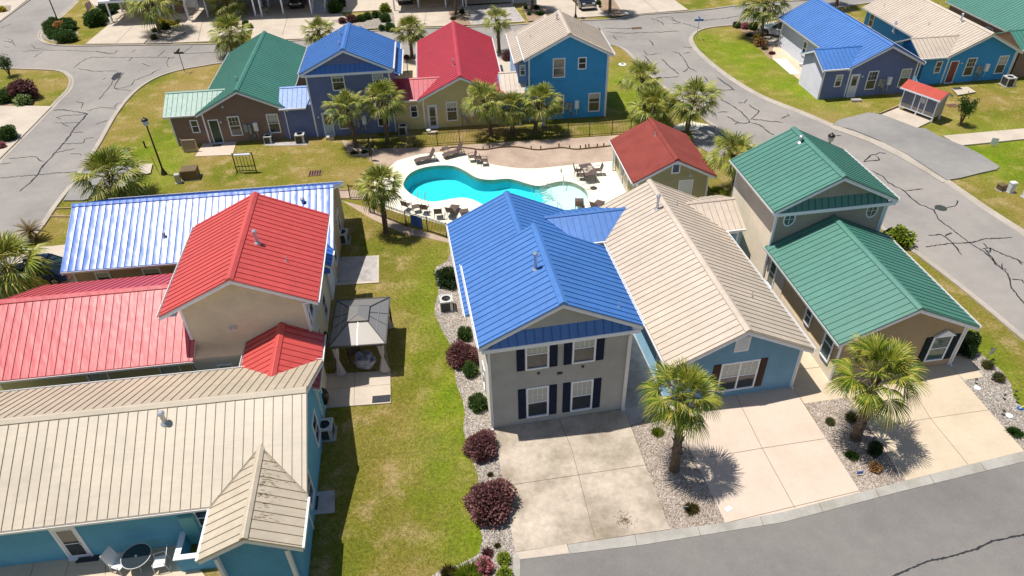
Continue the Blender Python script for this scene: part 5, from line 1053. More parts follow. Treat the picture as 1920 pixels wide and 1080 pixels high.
# ================================================================== AC UNITS
def ac_unit(tall=.8):
    t = empty('ac_unit'); b = MB()
    b.box(-.38, .38, -.38, .38, .06, tall-.1); b.build('grille', 'acdark', t); b = MB(); b.box(-.4, .4, -.4, -.33, tall-.1, tall); b.box(-.4, .4, .33, .4, tall-.1, tall); b.box(-.4, -.33, -.33, .33, tall-.1, tall); b.box(.33, .4, -.33, .33, tall-.1, tall)
    n = 20
    for i in range(n):
        a0, a1 = 2*math.pi*i/n, 2*math.pi*(i+1)/n
        def sq(a): k = .331/max(abs(math.cos(a)), abs(math.sin(a))); return (math.cos(a)*k, math.sin(a)*k, tall-.012)
        b.add([(math.cos(a0)*.27, math.sin(a0)*.27, tall-.012), (math.cos(a1)*.27, math.sin(a1)*.27, tall-.012), sq(a1), sq(a0)], [(0, 1, 2, 3)])
    for x in (-.385, .385):
        for y in (-.385, .385): b.box(x-.025, x+.025, y-.025, y+.025, .0, tall-.1)
    b.box(.2, .41, -.41, -.382, .06, tall-.1); b.build('casing', 'ackhaki', t)
    b = MB(); b.lathe([(.06, tall-.12), (.06, tall-.05)], n=8)
    for i in range(3): a = i*2.09; b.add([(0, 0, tall-.09), (math.cos(a)*.24, math.sin(a)*.24, tall-.1), (math.cos(a+.6)*.24, math.sin(a+.6)*.24, tall-.06)], [(0, 1, 2)])
    for i in range(1, 5): 
        r_ = .26*i/4.2
        for j in range(16): a0, a1 = 2*math.pi*j/16, 2*math.pi*(j+1)/16; b.bar((math.cos(a0)*r_, math.sin(a0)*r_, tall-.01), (math.cos(a1)*r_, math.sin(a1)*r_, tall-.01), .004, 0, 3)
    b.build('fan', 'black', t)
    b = MB(); b.box(-.5, .5, -.5, .5, 0, .055); b.build('base_pad', 'conc_gr', t); return t
au = ac_unit(); index(au); tag(au, None, 'air conditioner', 'air conditioners beside the houses')
AC = [((838, 578), .15, 'air conditioner on pinkish gravel below the dark round shrub', 1.0), ((613, 815), .1, 'air conditioner in the shade of the teal house', 1.0), ((644, 452), .1, 'air conditioner in the shade near the end of the glossy blue roof', 1.0), ((505, 267), .1, 'air conditioner by the right window of the brown house', .85), ((565, 266), .1, 'air conditioner where the brown and slate houses meet', 1.0), ((757, 250), .1, 'air conditioner where the slate and yellow houses meet', 1.0), ((968, 232), .1, 'air conditioner half hidden behind the middle palm', 1.0), ((1888, 160), .1, 'air conditioner at the corner of the bright blue house across the road', 1.1)]
for i, (q, a, l, k) in enumerate(AC):
    p = G(*q)
    if i == 0: au.location = p; au.rotation_euler.z = a; au['label'] = l
    else: dup(au, p, a, l, scale=k)
# ================================================================== UTILITY
def ubox(q, w, d, h, m, name, label, cat, rz=.1, slope=0):
    t = empty(name, G(*q), rz, label, cat); b = MB(); b.box(-w/2, w/2, -d/2, d/2, .05, h-.07); b.build('cabinet', m, t); b = MB()
    b.add([(-w/2-.03, -d/2-.03, h-.069), (w/2+.03, -d/2-.03, h-.069), (w/2+.03, d/2+.03, h-.069), (-w/2-.03, d/2+.03, h-.069), (-w/2, -d/2, h-slope), (w/2, -d/2, h-slope), (w/2, d/2, h), (-w/2, d/2, h)], [(0, 3, 2, 1), (4, 5, 6, 7), (0, 1, 5, 4), (1, 2, 6, 5), (2, 3, 7, 6), (3, 0, 4, 7)]); b.build('lid', m, t); b = MB(); b.box(-w/2-.08, w/2+.08, -d/2-.08, d/2+.08, 0, .049); b.build('base_pad', 'conc_gr', t)
ubox((359, 333), 1.25, .95, .85, 'util_brown', 'transformer_box', 'brown metal transformer box on the grass right of the lamp post', 'utility box', .15)
ubox((336, 343), .36, .3, .8, 'util_grey', 'utility_pedestal', 'slim grey green pedestal between lamp post and brown box', 'utility box', .2)
ubox((1876, 356), .5, .45, .5, 'util_brown', 'utility_box', 'small brown box in the grass by the white pedestal', 'utility box', .3); ubox((1893, 360), .38, .34, .85, 'paper', 'utility_pedestal', 'white pedestal standing in the grass by the small brown box', 'utility box', .1); ubox((1922, 370), .38, .34, .85, 'paper', 'utility_pedestal', 'white pedestal cut by the right edge of the picture', 'utility box', .1)
def post(q, h, r, m, name, label, cat): b = MB(); b.lathe([(r, 0), (r, h*.75), (r*1.15, h*.76), (r*1.1, h)], n=10); tag(b.build(name, m, loc=G(*q)), label, cat)
post((273, 277), .6, .07, 'black', 'marker_post', 'short dark marker post in the grass left of the lamp post', 'post')
b = MB(); b.bar((0, 0, 0), (-.25, .2, 1.6), .02); tag(b.build('stake', 'black', loc=G(300, 329)), 'thin leaning stake beside the lamp post base', 'stake')
def panel_sign(q, w, h, z, m, label, name='yard_sign', rz=0, legs=True):
    t = empty(name, G(*q), rz, label, 'sign'); b = MB(); b.box(-w/2, w/2, -.012, .012, z, z+h); b.build('sign_panel', m, t); b = MB(); b.bar((0, 0.02, 0), (0, 0.02, z+h*.6), .012, 0, 5); b.build('stake', 'black', t); return t
panel_sign((1861, 275), .5, .62, .15, 'paper', 'white notice sign beside the concrete footpath at the right', rz=-.4); panel_sign((1610, 892), .28, .18, .15, 'signblue', 'tiny blue sign in gravel near the orange flowers'); panel_sign((1285, 956), .22, .16, .1, 'util_dgrey', 'tiny grey sign left of the olive plant near the kerb')
t = empty('garden_flag', G(1848, 676), .2, 'little white garden flag on the right hand gravel bed', 'flag'); b = MB(); b.bar((0, 0, 0), (0, 0, .95), .012, 0, 5); b.bar((0, 0, .9), (.3, 0, .9), .01, 0, 5); b.build('stake', 'black', t); b = MB(); b.add([(.0, 0, .9), (.3, .02, .88), (.42, .1, .35), (.15, .02, .42), (-.1, -.05, .3)], [(0, 1, 2, 3, 4)]); b.prism([(.0, 0, .9), (.3, .02, .88), (.42, .1, .35), (.15, .02, .42)], (.0, .01, 0)); b.build('banner', 'paper', t)
t = empty('garden_flag', G(1660, 478), 0, 'red and white garden flag under the bright green shrub', 'flag'); b = MB(); b.bar((0, 0, 0), (0, 0, .6), .012, 0, 5); b.build('stake', 'black', t); b = MB(); b.box(0, .35, -.01, .01, .15, .58, 0); b.box(.08, .28, -.013, .013, .25, .45, 1); b.build('banner', ['flagred', 'paper'], t)
t = empty('garden_windmill', G(1920, 768), 0, 'yellow and blue garden ornament at the right edge of the gravel', 'ornament'); b = MB(); b.prism([(-.25, 0, .1), (.2, 0, .1), (.2, 0, .55)], (0, .05, 0)); b.build('sail', 'yellowpaint', t); b = MB(); b.prism([(-.3, -.05, 0), (.25, -.05, 0), (.25, -.05, .1), (-.3, -.05, .1)], (0, .2, 0)); b.build('base', 'signblue', t)
for i, (x, y, l) in enumerate([(1832, 728, 'white paver stone near the driveway walk in the right gravel'), (1892, 780, 'white paver stone near the far right of the driveway')]): b = MB(); b.lathe([(.17, 0), (.17, .05), (.15, .06)], n=16); tag(b.build('paver_stone', 'paper', loc=G(x, y)), l, 'paver stone', 'white paver stones')
def garden_light(q, l): b = MB(); b.bar((0, 0, 0), (0, 0, .28), .012, 0, 5); b.lathe([(.02, .25), (.08, .3), (.07, .34), (.02, .37)], n=8); tag(b.build('garden_light', 'black', loc=G(*q)), l, 'garden light', 'low black garden lights')
for q, l in (((1827, 719), 'black garden light at the end of the driveway walk'), ((1858, 712), 'black garden light left of the brown round plant'), ((1880, 748), 'black garden light between the two white stones'), ((1901, 741), 'black garden light on the lawn edge of the gravel'), ((1904, 755), 'black garden light below the lawn edge one'), ((1878, 778), 'black garden light beside the lower white stone'), ((1627, 850), 'black garden light in the palm shade')): garden_light(q, l)
b = MB(); b.box(-.16, .16, -.11, .11, 0, .015); b.box(-.1, .1, -.05, .05, .015, .03); o = b.build('paper_packet', 'paper', loc=G(1366, 954, .03)); o.rotation_euler.z = .5; tag(o, 'white plastic wrapped paper lying at the foot of the pinkish driveway', 'newspaper')
b = MB(); b.lathe([(.42, 0), (.42, .03), (.2, .05)], n=16, m=0); b.lathe([(.14, .05), (.14, .09)], n=10, m=1); tag(b.build('access_lid', ['paper', 'black'], loc=G(1167, 121)), 'round white utility lid in the grass by the tall bright blue house', 'utility lid')
b = MB()
rnd = random.Random(3)
for k in range(170):
    a, r_ = rnd.uniform(0, 6.28), abs(rnd.gauss(0, .28)); p = Vector((math.cos(a)*r_, math.sin(a)*r_*.9, .004)); d = Vector((math.cos(rnd.uniform(0, 6)), math.sin(rnd.uniform(0, 6)), 0))*.04; s = Vector((-d.y, d.x, .006))*.3; b.add([tuple(p-d), tuple(p+s), tuple(p+d), tuple(p-s)], [(0, 1, 2, 3)])
tag(b.build('leaf_litter', 'bark', loc=G(1172, 975, .03), fixn=False), 'scatter of dry brown leaves on the stained driveway', 'leaves', None, 'stuff')
# mats
def rmat(q, w, d, z, rz, label, m='mat_dark'): b = MB(); b.box(-w/2, w/2, -d/2, d/2, 0, .02); b.box(-w/2+.05, w/2-.05, -d/2+.05, d/2-.05, .02, .026); o = b.build('door_mat', m, loc=G(*q, z)); o.rotation_euler.z = rz; tag(o, label, 'door mat')
rmat((407, 273), .75, .4, .055, .1, 'dark door mat before the green back door'); rmat((715, 748), .95, .5, .072, .08, 'dark grey mat on the gazebo slab corner'); rmat((167, 1043), .95, .55, .055, .1, 'black door mat on the patio of the teal house'); rmat((586, 944), .5, .75, .062, .1, 'black mat at the side door slab of the teal house'); rmat((1666, 118), .01, .01, -.1, 0, 'dark mat') if False else None; rmat((1795, 166), .8, .45, .16, .1, 'dark mat at the red screen door step')
# lattice screen and metal rack
t = empty('lattice_screen', G(359, 285), .05, 'tan lattice screen standing at the left corner of the brown house', 'screen'); b = MB(); w, h_ = 1.25, 1.15
b.box(-w/2, -w/2+.06, -.03, .03, 0, h_+.1); b.box(w/2-.06, w/2, -.03, .03, 0, h_); b.box(-w/2, w/2, -.03, .03, h_-.06, h_); b.box(-w/2, w/2, -.03, .03, .02, .08); b.build('frame', 'conc_pk', t)
b = MB()
for i in range(14): x = -w/2+.08+i*(w-.16)/13; b.box(x-.03, x+.03, -.015, .015, .08, h_-.06)
b.build('slats', 'w_tan', t)
t = empty('display_rack', G(463, 323), .05, 'black metal rack with a white roll standing on the lawn', 'rack'); b = MB(); w, h_ = 1.55, 1.75
for x in (-w/2, w/2): b.bar((x, 0, 0), (x, 0, h_), .045, 0, 6)
for z in (.15, .55, h_-.05): b.bar((-w/2, 0, z), (w/2, 0, z), .035, 0, 6)
for i in range(1, 6): b.bar((-w/2+w*i/6, 0, .15), (-w/2+w*i/6, 0, h_-.3), .022, 0, 5)
b.bar((-w/2, 0, .05), (-w/2, -.35, .02), .03); b.bar((w/2, 0, .05), (w/2, -.35, .02), .03); b.build('frame', 'black', t); b = MB(); b.bar((-w/2+.15, -.08, h_-.12), (w/2-.12, -.08, h_-.12), .09, 0, 10); b.build('roll', 'trim', t)
# ================================================================== POOL FURNITURE
def chair(arms=True):
    t = empty('patio_chair'); b = MB()
    for x in (-.27, .27):
        b.path([(x, -.27, 0), (x, -.27, .62), (x, .2, .64)], .018); b.path([(x, .25, 0), (x, .22, .42), (x, .36, .92)], .018)
    b.bar((-.27, -.27, .4), (.27, -.27, .4), .018); b.bar((-.27, .36, .9), (.27, .36, .9), .018); b.build('frame', 'bronze', t)
    b = MB(); b.box(-.25, .25, -.27, .22, .40, .43); b.build('seat', 'wicker', t); b = MB(); b.prism([(-.25, .225, .45), (.25, .225, .45), (.25, .355, .9), (-.25, .355, .9)], (0, .02, 0)); b.build('backrest', 'wicker', t); return t
def lounger():
    t = empty('sun_lounger'); b = MB(); 
    for x in (-.3, .3): b.path([(x, -.95, .28), (x, .35, .33), (x, .85, .30)], .022); b.bar((x, -.75, 0), (x, -.75, .3), .022); b.bar((x, .75, 0), (x, .8, .3), .022); b.path([(x, .2, .0), (x, .25, .58), (x, .7, .56), (x, .85, .02)], .018)
    b.build('frame', 'bronze', t); b = MB(); b.prism([(-.3, -1.0, .22), (-.3, -.85, .33), (-.3, -.4, .38), (-.3, .3, .34), (-.3, .3, .31), (-.3, -.4, .35), (-.3, -.85, .3), (-.3, -1.0, .19)], (.6, 0, 0)); b.build('seat', 'wicker', t)
    b = MB(); b.prism([(-.3, .3, .33), (.3, .3, .33), (.3, .72, 1.02), (-.3, .72, 1.02)], (0, .03, 0)); b.build('backrest', 'wicker', t); return t
def small_table():
    t = empty('side_table'); b = MB(); b.box(-.27, .27, -.27, .27, .45, .48); b.build('table_top', 'wicker', t); b = MB()
    for x in (-.24, .24):
        for y in (-.24, .24): b.bar((x, y, 0), (x, y, .45), .016)
    b.build('legs', 'bronze', t); return t
GC = 'patio chairs on the pool deck'
ch = chair(); index(ch); tag(ch, 'brown chair nearest the closed loungers across the pool', 'chair', GC); Z = .052
ch.location = G(886, 302, Z); ch.rotation_euler.z = R(-75)
for q, rz, l in [((908, 309), 95, 'brown chair right of the little table across the pool'), ((763, 393), 150, 'brown chair left of the small table by the near fence'), ((797, 399), 170, 'brown chair right of the small table by the near fence'), ((822, 407), 185, 'brown footstool-like chair beside the near lounger'), ((1083, 328), 85, 'dining chair at the upper left of the tiled table'), ((1089, 336), 85, 'dining chair at the lower left of the tiled table'), ((1121, 327), -85, 'dining chair on the right of the tiled table'), ((666, 672), 200, 'grey cushioned chair inside the gazebo')]: dup(ch, G(*q, Z+(.02 if q[1] > 600 else 0)), R(rz), l, scale=1.0 if q[1] < 600 else 1.25)
lo = lounger(); index(lo); tag(lo, 'brown sling lounger nearest the water on the far side of the pool', 'sun lounger', 'sun loungers on the pool deck'); lo.location = G(800, 303, Z); lo.rotation_euler.z = R(-68)
for q, rz, l in [((852, 292), -62, 'brown sling lounger beside the dirt bed'), ((848, 402), 165, 'lounger by the near fence, left of the blue roof'), ((873, 410), 190, 'lounger half hidden behind the blue roof edge'), ((1086, 390), 175, 'lounger seen just above the blue link roof'), ((1118, 393), 150, 'folded lounger at the corner of the beige roof')]: dup(lo, G(*q, Z), R(rz), l)
st = small_table(); index(st); tag(st, 'small square table between the two far chairs', 'table', 'small pool tables'); st.location = G(897, 305, Z)
for q, l in [((781, 397), 'small glass table between the chairs by the near fence'), ((836, 287), 'low pale table between the two far loungers')]: dup(st, G(*q, Z), .3, l)
t = empty('dining_table', G(1102, 333, Z), R(12), 'long tiled dining table on the far right of the pool deck', 'table'); b = MB(); b.box(-.5, .5, -.95, .95, .7, .74, 0)
for (x, y) in ((-.2, .1), (.25, .35), (.2, .05), (-.25, -.3), (-.05, -.1)): b.box(x-.16, x+.16, y-.17, y+.17, .74, .744, 1)
b.build('table_top', ['wicker', 'tile_tan'], t); b = MB()
for x in (-.4, .4):
    for y in (-.8, .8): b.bar((x, y, 0), (x*.9, y*.9, .7), .03)
b.build('legs', 'bronze', t)
b = MB(); b.bar((0, 0, 0), (0, 0, 1.1), .02, 0, 6); b.lathe([(.28, 0), (.26, .04), (.05, .06)], n=14); tag(b.build('parasol_stand', 'bronze', loc=G(1113, 353, Z)), 'parasol stand without a canopy near the dining table', 'parasol stand')
t = empty('closed_parasol', G(697, 301), 0, 'closed black parasol standing behind the pool palm', 'parasol'); b = MB(); b.bar((0, 0, 0), (0, 0, 2.3), .025); b.build('pole', 'bronze', t); b = MB(); b.lathe([(.05, .35), (.17, .6), (.14, 1.3), (.08, 1.9), (.02, 2.25)], n=10); b.build('canopy', 'black', t)
b = MB(); b.lathe([(.13, 0), (.15, .5), (.1, .75)], n=12); tag(b.build('waste_bin', 'black', loc=G(700, 390)), 'dark bin hanging at the corner of the near fence', 'bin')
a_, c_ = G(773, 428, 0), G(794, 434, 0); d_ = (c_-a_).normalized(); n_ = Vector((d_.y, -d_.x, 0))*.05; b = MB(); b.prism([tuple(a_+n_+Vector((0, 0, .35))), tuple(c_+n_+Vector((0, 0, .3))), tuple(c_+n_+Vector((0, 0, 1.16))), tuple(a_+n_+Vector((0, 0, 1.18)))], tuple(n_*.4)); tag(b.build('towel', 'towel'), 'blue towel hung over the near pool fence', 'towel')
post((1052, 324), .35, .05, 'util_dgrey', 'deck_post', 'short grey post on the deck left of the dining table', 'post')
# ================================================================== GAZEBO
c4 = [G(622.5, 651, 2.25), G(728, 644.5, 2.25), G(726.5, 557.5, 2.25), G(624.5, 565, 2.25)]; ctr = sum(c4, Vector())/4; ax = ((c4[1]-c4[0])+(c4[2]-c4[3])).normalized(); W_ = ((c4[1]-c4[0]).length+(c4[2]-c4[3]).length)/4; D_ = ((c4[2]-c4[1]).length+(c4[3]-c4[0]).length)/4
t = empty('gazebo', (ctr.x, ctr.y, .0), math.atan2(ax.y, ax.x), 'hardtop gazebo with dark ribbed roof and tied curtains on a slab beside the lawn', 'gazebo')
b = MB(); z0, z1, z2, z3 = 2.25, 2.75, 2.85, 3.12; w1, d1 = W_*.34, D_*.30
O_ = [(-W_, -D_), (W_, -D_), (W_, D_), (-W_, D_)]; I_ = [(-w1, -d1), (w1, -d1), (w1, d1), (-w1, d1)]
for i in range(4):
    j = (i+1) % 4; b.prism([(*O_[i], z0), (*O_[j], z0), (*I_[j], z1), (*I_[i], z1)], (0, 0, -.03), 1 if i == 0 else 0)
    b.bar((*O_[i], z0+.02), (*I_[i], z1+.02), .035, 2, 4); b.bar((*O_[i], z0), (*O_[j], z0), .05, 2, 4); b.bar((*I_[i], z1), (*I_[j], z1), .03, 3, 4); b.bar((*I_[i], z1), (*I_[i], z2), .03, 3, 4)
    b.prism([(*I_[i], z1), (*I_[j], z1), (*I_[j], z2), (*I_[i], z2)], (0, 0, .01), 2)
I2 = [(x*1.08, y*1.08) for x, y in I_]; rd = D_*.18
b.prism([(*I2[0], z2), (*I2[1], z2), (0, -rd, z3)], (0, 0, -.02), 1); b.prism([(*I2[2], z2), (*I2[3], z2), (0, rd, z3)], (0, 0, -.02), 1); b.prism([(*I2[1], z2), (*I2[2], z2), (0, rd, z3), (0, -rd, z3)], (0, 0, -.02), 0); b.prism([(*I2[3], z2), (*I2[0], z2), (0, -rd, z3), (0, rd, z3)], (0, 0, -.02), 0)
for i in range(4): b.bar((*I2[i], z2+.01), (0, -rd if i < 2 else rd, z3+.01), .025, 3, 4)
for sx in (-1, 1):
    for k in (.0, .5): b.bar((sx*W_, D_*(k-.25), z0+.02), (sx*w1, d1*(k-.25), z1+.02), .014, 2, 4)
    b.bar((sx*(W_+w1)/2, -(D_+d1)/2, (z0+z1)/2+.02), (sx*(W_+w1)/2, (D_+d1)/2, (z0+z1)/2+.02), .014, 3, 4)
b.bar((0, -D_, z0+.02), (0, -d1, z1+.02), .016, 3, 4)
b.build('roof', ['polycarb', 'gz_tan', 'gz_frame', 'steel'], t)
for x, y in O_:
    x, y = x*.93, y*.93; b = MB(); b.box(x-.05, x+.05, y-.05, y+.05, .07, z0); b.build('post', 'gz_frame', t)
    b = MB(); sx = 1 if x > 0 else -1; cx_ = x-sx*.2; n = 14; vs = []
    for z, r_ in ((2.1, .17), (1.5, .12), (1.2, .06), (.8, .13), (.12, .26)):
        for i in range(n): a = 2*math.pi*i/n; q = r_*(1+.25*(i % 2)); vs.append((cx_+math.cos(a)*q, y+math.sin(a)*q*.6, z))
    b.add(vs, [(k*n+i, k*n+(i+1) % n, (k+1)*n+(i+1) % n, (k+1)*n+i) for k in range(4) for i in range(n)]); b.build('curtain', 'curtain', t)
def lump(q, z, r, sc_, m, name, label, cat, seed=1, amp=.25):
    bm = bmesh.new(); bmesh.ops.create_icosphere(bm, subdivisions=4, radius=1)
    for v in bm.verts:
        p = v.co.copy(); k = 1+amp*noise.noise(p*1.8+Vector((seed, seed, 0)))+amp*.4*noise.noise(p*5); v.co = Vector((math.copysign(abs(p.x)**.7, p.x)*r*k, math.copysign(abs(p.y)**.7, p.y)*r*sc_[0]*k, max(-.0, (p.z+1)/2)**.8*sc_[1]*k))
    me = bpy.data.meshes.new(name); bm.to_mesh(me); bm.free(); me.materials.append(M[m]); me.polygons.foreach_set('use_smooth', [True]*len(me.polygons)); o = bpy.data.objects.new(name, me); col.objects.link(o); o.location = G(*q, z); tag(o, label, cat)
lump((688, 690), .08, .48, (.75, .95), 'cushion', 'covered_armchair', 'armchair under a crumpled grey cover inside the gazebo', 'armchair', 3, .5); lump((605, 760), .07, .42, (.8, 1.15), 'black', 'covered_grill', 'grill under a black cover beside the gazebo slab', 'grill', 6, .15); lump((604, 650), .0, .35, (1.6, .9), 'black', 'covered_pots', 'dark covered pots between the gazebo and the cream house', 'pots', 9, .5)
# ================================================================== PATIO SET (lower left)
t = empty('glass_table', G(266, 1060, .055), 0, 'round glass patio table with a pale metal rim at the bottom left', 'table'); b = MB(); n = 28
for i in range(n): a0, a1 = 2*math.pi*i/n, 2*math.pi*(i+1)/n; b.bar((math.cos(a0)*.6, math.sin(a0)*.6, .72), (math.cos(a1)*.6, math.sin(a1)*.6, .72), .02, 0, 5)
for i in range(4): a = i*math.pi/2+.4; b.path([(math.cos(a)*.45, math.sin(a)*.45, 0), (math.cos(a)*.25, math.sin(a)*.25, .35), (math.cos(a)*.5, math.sin(a)*.5, .7)], .015, 0, 5)
b.build('frame', 'ackhaki', t); b = MB(); b.lathe([(.59, .71), (.59, .722)], n=28); b.lathe([(.05, .722), (.05, .76)], n=10, m=1); b.build('table_top', ['glass', 'paper'], t)
GW = 'white patio chairs at the round glass table'
wc = empty('garden_chair', G(229, 1066, .055), R(70), 'white sling chair left of the round glass table', 'chair', GW); b = MB()
for x in (-.28, .28): b.path([(x, -.28, 0), (x, -.25, .62), (x, .2, .64), (x, .3, 0)], .016); b.bar((x, .2, .4), (x*.95, .45, 1.05), .016)
b.build('frame', 'ackhaki', wc); b = MB(); b.prism([(-.27, -.28, .42), (-.27, .2, .38), (-.27, .2, .36), (-.27, -.28, .40)], (.54, 0, 0)); b.prism([(-.27, .2, .4), (.27, .2, .4), (.27, .45, 1.08), (-.27, .45, 1.08)], (0, .02, 0)); b.build('sling_seat', 'paper', wc)
index(wc); dup(wc, G(306, 1062, .055), R(-75), 'white sling chair right of the round glass table')
# ================================================================== MAILBOX SHELTER
a_, c_ = G(1684, 207), G(1745, 230); dx = (c_-a_); W2 = dx.length/2; m_ = (a_+c_)/2; rz = math.atan2(dx.y, dx.x)
t = empty('mailbox_shelter', m_, rz, 'cluster mailbox shelter with orange red shingle roof beside the parking pad', 'mailbox shelter'); DD = 1.25; W2 += .05
b = MB(); b.prism([(-W2, 0, .45), (-W2, DD, .45), (-W2, DD, 2.25), (-W2, DD/2, 2.62), (-W2, 0, 2.25)], (2*W2, 0, 0)); b.build('wall', 'w_sand', t)
b = MB()
for sd in (-1, 1):
    y0, y1 = (DD/2, -.32) if sd < 0 else (DD/2, DD+.32); b.prism([(-W2-.25, y0, 2.72), (W2+.25, y0, 2.72), (W2+.25, y1, 2.20), (-W2-.25, y1, 2.20)], (0, 0, -.07))
b.build('roof', 'shingle_brick', t); b = MB(); b.box(-W2-.25, W2+.25, -.36, -.32, 2.06, 2.19); b.box(-W2-.25, W2+.25, DD+.32, DD+.36, 2.06, 2.19)
for x in (-W2-.26, W2+.22): b.prism([(x, -.32, 2.12), (x, DD/2, 2.64), (x, DD+.32, 2.12), (x, DD+.32, 2.0), (x, DD/2, 2.52), (x, -.32, 2.0)], (.04, 0, 0))
b.box(-W2, W2, -.03, -.001, 1.98, 2.1); b.box(-W2, W2, -.03, -.001, .42, .5)
for x in (-W2, -W2*.33, W2*.02, W2*.36, W2-.1): b.box(x, x+.1, -.03, -.001, .5, 1.98)
b.build('fascia', 'trim', t)
for x0, x1 in ((-W2+.1, -W2*.33), (-W2*.33+.1, W2*.02), (W2*.02+.1, W2*.36), (W2*.36+.1, W2-.1)):
    b = MB(); b.box(x0, x1, -.02, -.002, .85, 1.98, 0)
    nx = max(2, round((x1-x0)/.16))
    for i in range(nx+1): x = x0+(x1-x0)*i/nx; b.box(x-.006, x+.006, -.026, -.019, .85, 1.98, 1)
    for k in range(7): z = .85+1.13*k/6; b.box(x0, x1, -.0255, -.0195, z-.006, z+.006, 1)
    b.build('mailbox_door', ['panelblue', 'util_dgrey'], t)
b = MB(); b.box(W2*.06, W2*.34, -.06, -.03, 1.35, 1.9, 0); b.box(W2*.09, W2*.31, -.065, -.06, 1.42, 1.82, 1); b.build('notice_board', ['util_dgrey', 'util_grey'], t)
for x in (-W2+.06, 0, W2-.06):
    for y in (.06, DD-.06): b = MB(); b.box(x-.06, x+.06, y-.06, y+.06, 0, .46); b.build('leg', 'trim', t)
# ================================================================== CARS
def car(kind, paint, label, loc, rz, L=4.7, W=1.85, H=1.6):
    t = empty({'pickup': 'pickup_truck', 'suv': 'parked_suv', 'car': 'parked_car'}[kind], loc, rz, label, 'pickup' if kind == 'pickup' else 'car'); l, w = L/2, W/2
    zb = H*.56; b = MB()
    if kind == 'pickup': top = [(-l*.42, zb), (-l*.28, H*.97), (l*.20, H), (l*.42, zb+.02)]
    elif kind == 'suv': top = [(-l*.93, zb), (-l*.82, H*.95), (l*.10, H), (l*.48, zb+.03)]
    else: top = [(-l*.75, zb), (-l*.42, H*.97), (l*.08, H), (l*.45, zb)]
    prof_ = [(-l, .35), (-l, zb*.93), (-l*.96, zb), (l*.55, zb), (l*.93, zb*.88), (l, zb*.68), (l*.99, .35), (l*.85, .24), (-l*.85, .24)]
    k = len(prof_); vs = []
    rows_ = ((-w, .0), (-w*.985, .05), (w*.985, .05), (w, .0))
    for y, s_ in ((-w*.93, .0), (-w, 1), (w, 1), (w*.93, .0)):
        for x, z in prof_: vs.append((x*(.985 if not s_ else 1), y, z if s_ == 0 or z < zb*.8 else z-.07))
    vs = [];
    for y, dz in ((-w, -.06), (-w*.9, 0), (w*.9, 0), (w, -.06)):
        for x, z in prof_: vs.append((x if dz == 0 else x*.975, y, z+(dz if z > .5 else (.05 if dz else 0))))
    fs = []
    for r_ in range(3):
        for i in range(k): fs.append((r_*k+i, r_*k+(i+1) % k, (r_+1)*k+(i+1) % k, (r_+1)*k+i))
    fs += [tuple(range(k)), tuple(range(4*k-1, 3*k-1, -1))]; b.add(vs, fs)
    if kind == 'pickup': b.box(-l*.95, -l*.45, -w*.86, w*.86, zb-.01, zb+.005, 1)
    o = b.build('body', [paint, 'black'], t)
    g = MB(); tw = w*.78; vs = [(x, sy*(w*.93 if j in (0, 3) else tw), z-.012) for sy in (-1, 1) for j, (x, z) in enumerate(top)]
    g.add(vs, [(0, 1, 2, 3), (7, 6, 5, 4), (0, 4, 5, 1), (2, 6, 7, 3), (1, 5, 6, 2)]); g.build('window', 'carglass', t)
    r_ = MB(); a0, a1 = top[1], top[2]; r_.box(a0[0]+.03, a1[0]-.05, -tw+.01, tw-.01, a1[1]-.03, a1[1]+.015)
    for sy in (-1, 1):
        r_.bar((top[3][0], sy*w*.9, top[3][1]), (a1[0]-.02, sy*(tw-.02), a1[1]-.02), .035, 0, 4); r_.bar((top[0][0], sy*w*.9, top[0][1]), (a0[0], sy*(tw-.02), a0[1]-.02), .05, 0, 4)
        xm = (a0[0]+a1[0])/2; r_.bar((xm, sy*w*.92, zb), (xm, sy*(tw), a1[1]-.03), .03, 0, 4)
    r_.build('cabin_roof', paint, t)
    for x in (-l*.62, l*.64):
        for sy in (-1, 1):
            wh = MB(); R_ = .36 if kind != 'car' else .32; wh.bar((x, sy*(w-.2), R_), (x, sy*(w+.012), R_), R_, 0, 20); wo = wh.build('wheel', 'tyre', t); wh = MB(); wh.bar((x, sy*(w+.012), R_), (x, sy*(w+.025), R_), R_*.62, 0, 10); wh.build('rim', 'chrome', wo)
    for sy in (-1, 1):
        hb = MB(); hb.box(l*.93, l*1.0, sy*w*.62-.17, sy*w*.62+.17, zb*.68, zb*.86); hb.build('headlight', 'lamphead', t); hb = MB(); hb.box(-l*1.005, -l*.97, sy*w*.8-.1, sy*w*.8+.1, zb*.6, zb*.9); hb.build('tail_light', 'flagred', t)
        hb = MB(); hb.box(l*.36, l*.46, sy*(w+.02)-.09, sy*(w+.02)+.09, zb+.02, zb+.18); hb.build('mirror', paint, t)
    hb = MB(); hb.box(l*.97, l*1.012, -w*.5, w*.5, zb*.5, zb*.82, 0)
    for i in range(3): z = zb*(.55+.1*i); hb.box(l*1.012, l*1.02, -w*.5, w*.5, z, z+.03, 1)
    hb.box(l*.95, l*1.03, -w*.92, w*.92, .36, .55, 1 if kind == 'pickup' else 0); hb.build('grille', ['black', 'chrome'], t); return t
car('pickup', 'carblack', 'shiny black pickup truck facing the street on a driveway at the top', G(1094, 8, .13), R(-82), 5.6, 2.0, 1.9)
car('suv', 'carwhite', 'white suv parked behind the palm under the corner of the blue roof', G(1463, 66, .03), R(-212), 4.6, 1.85, 1.65)
car('car', 'carnavy', 'navy blue car under the palm at the left edge', G(75, 523, .13), R(185), 4.6, 1.85, 1.5)
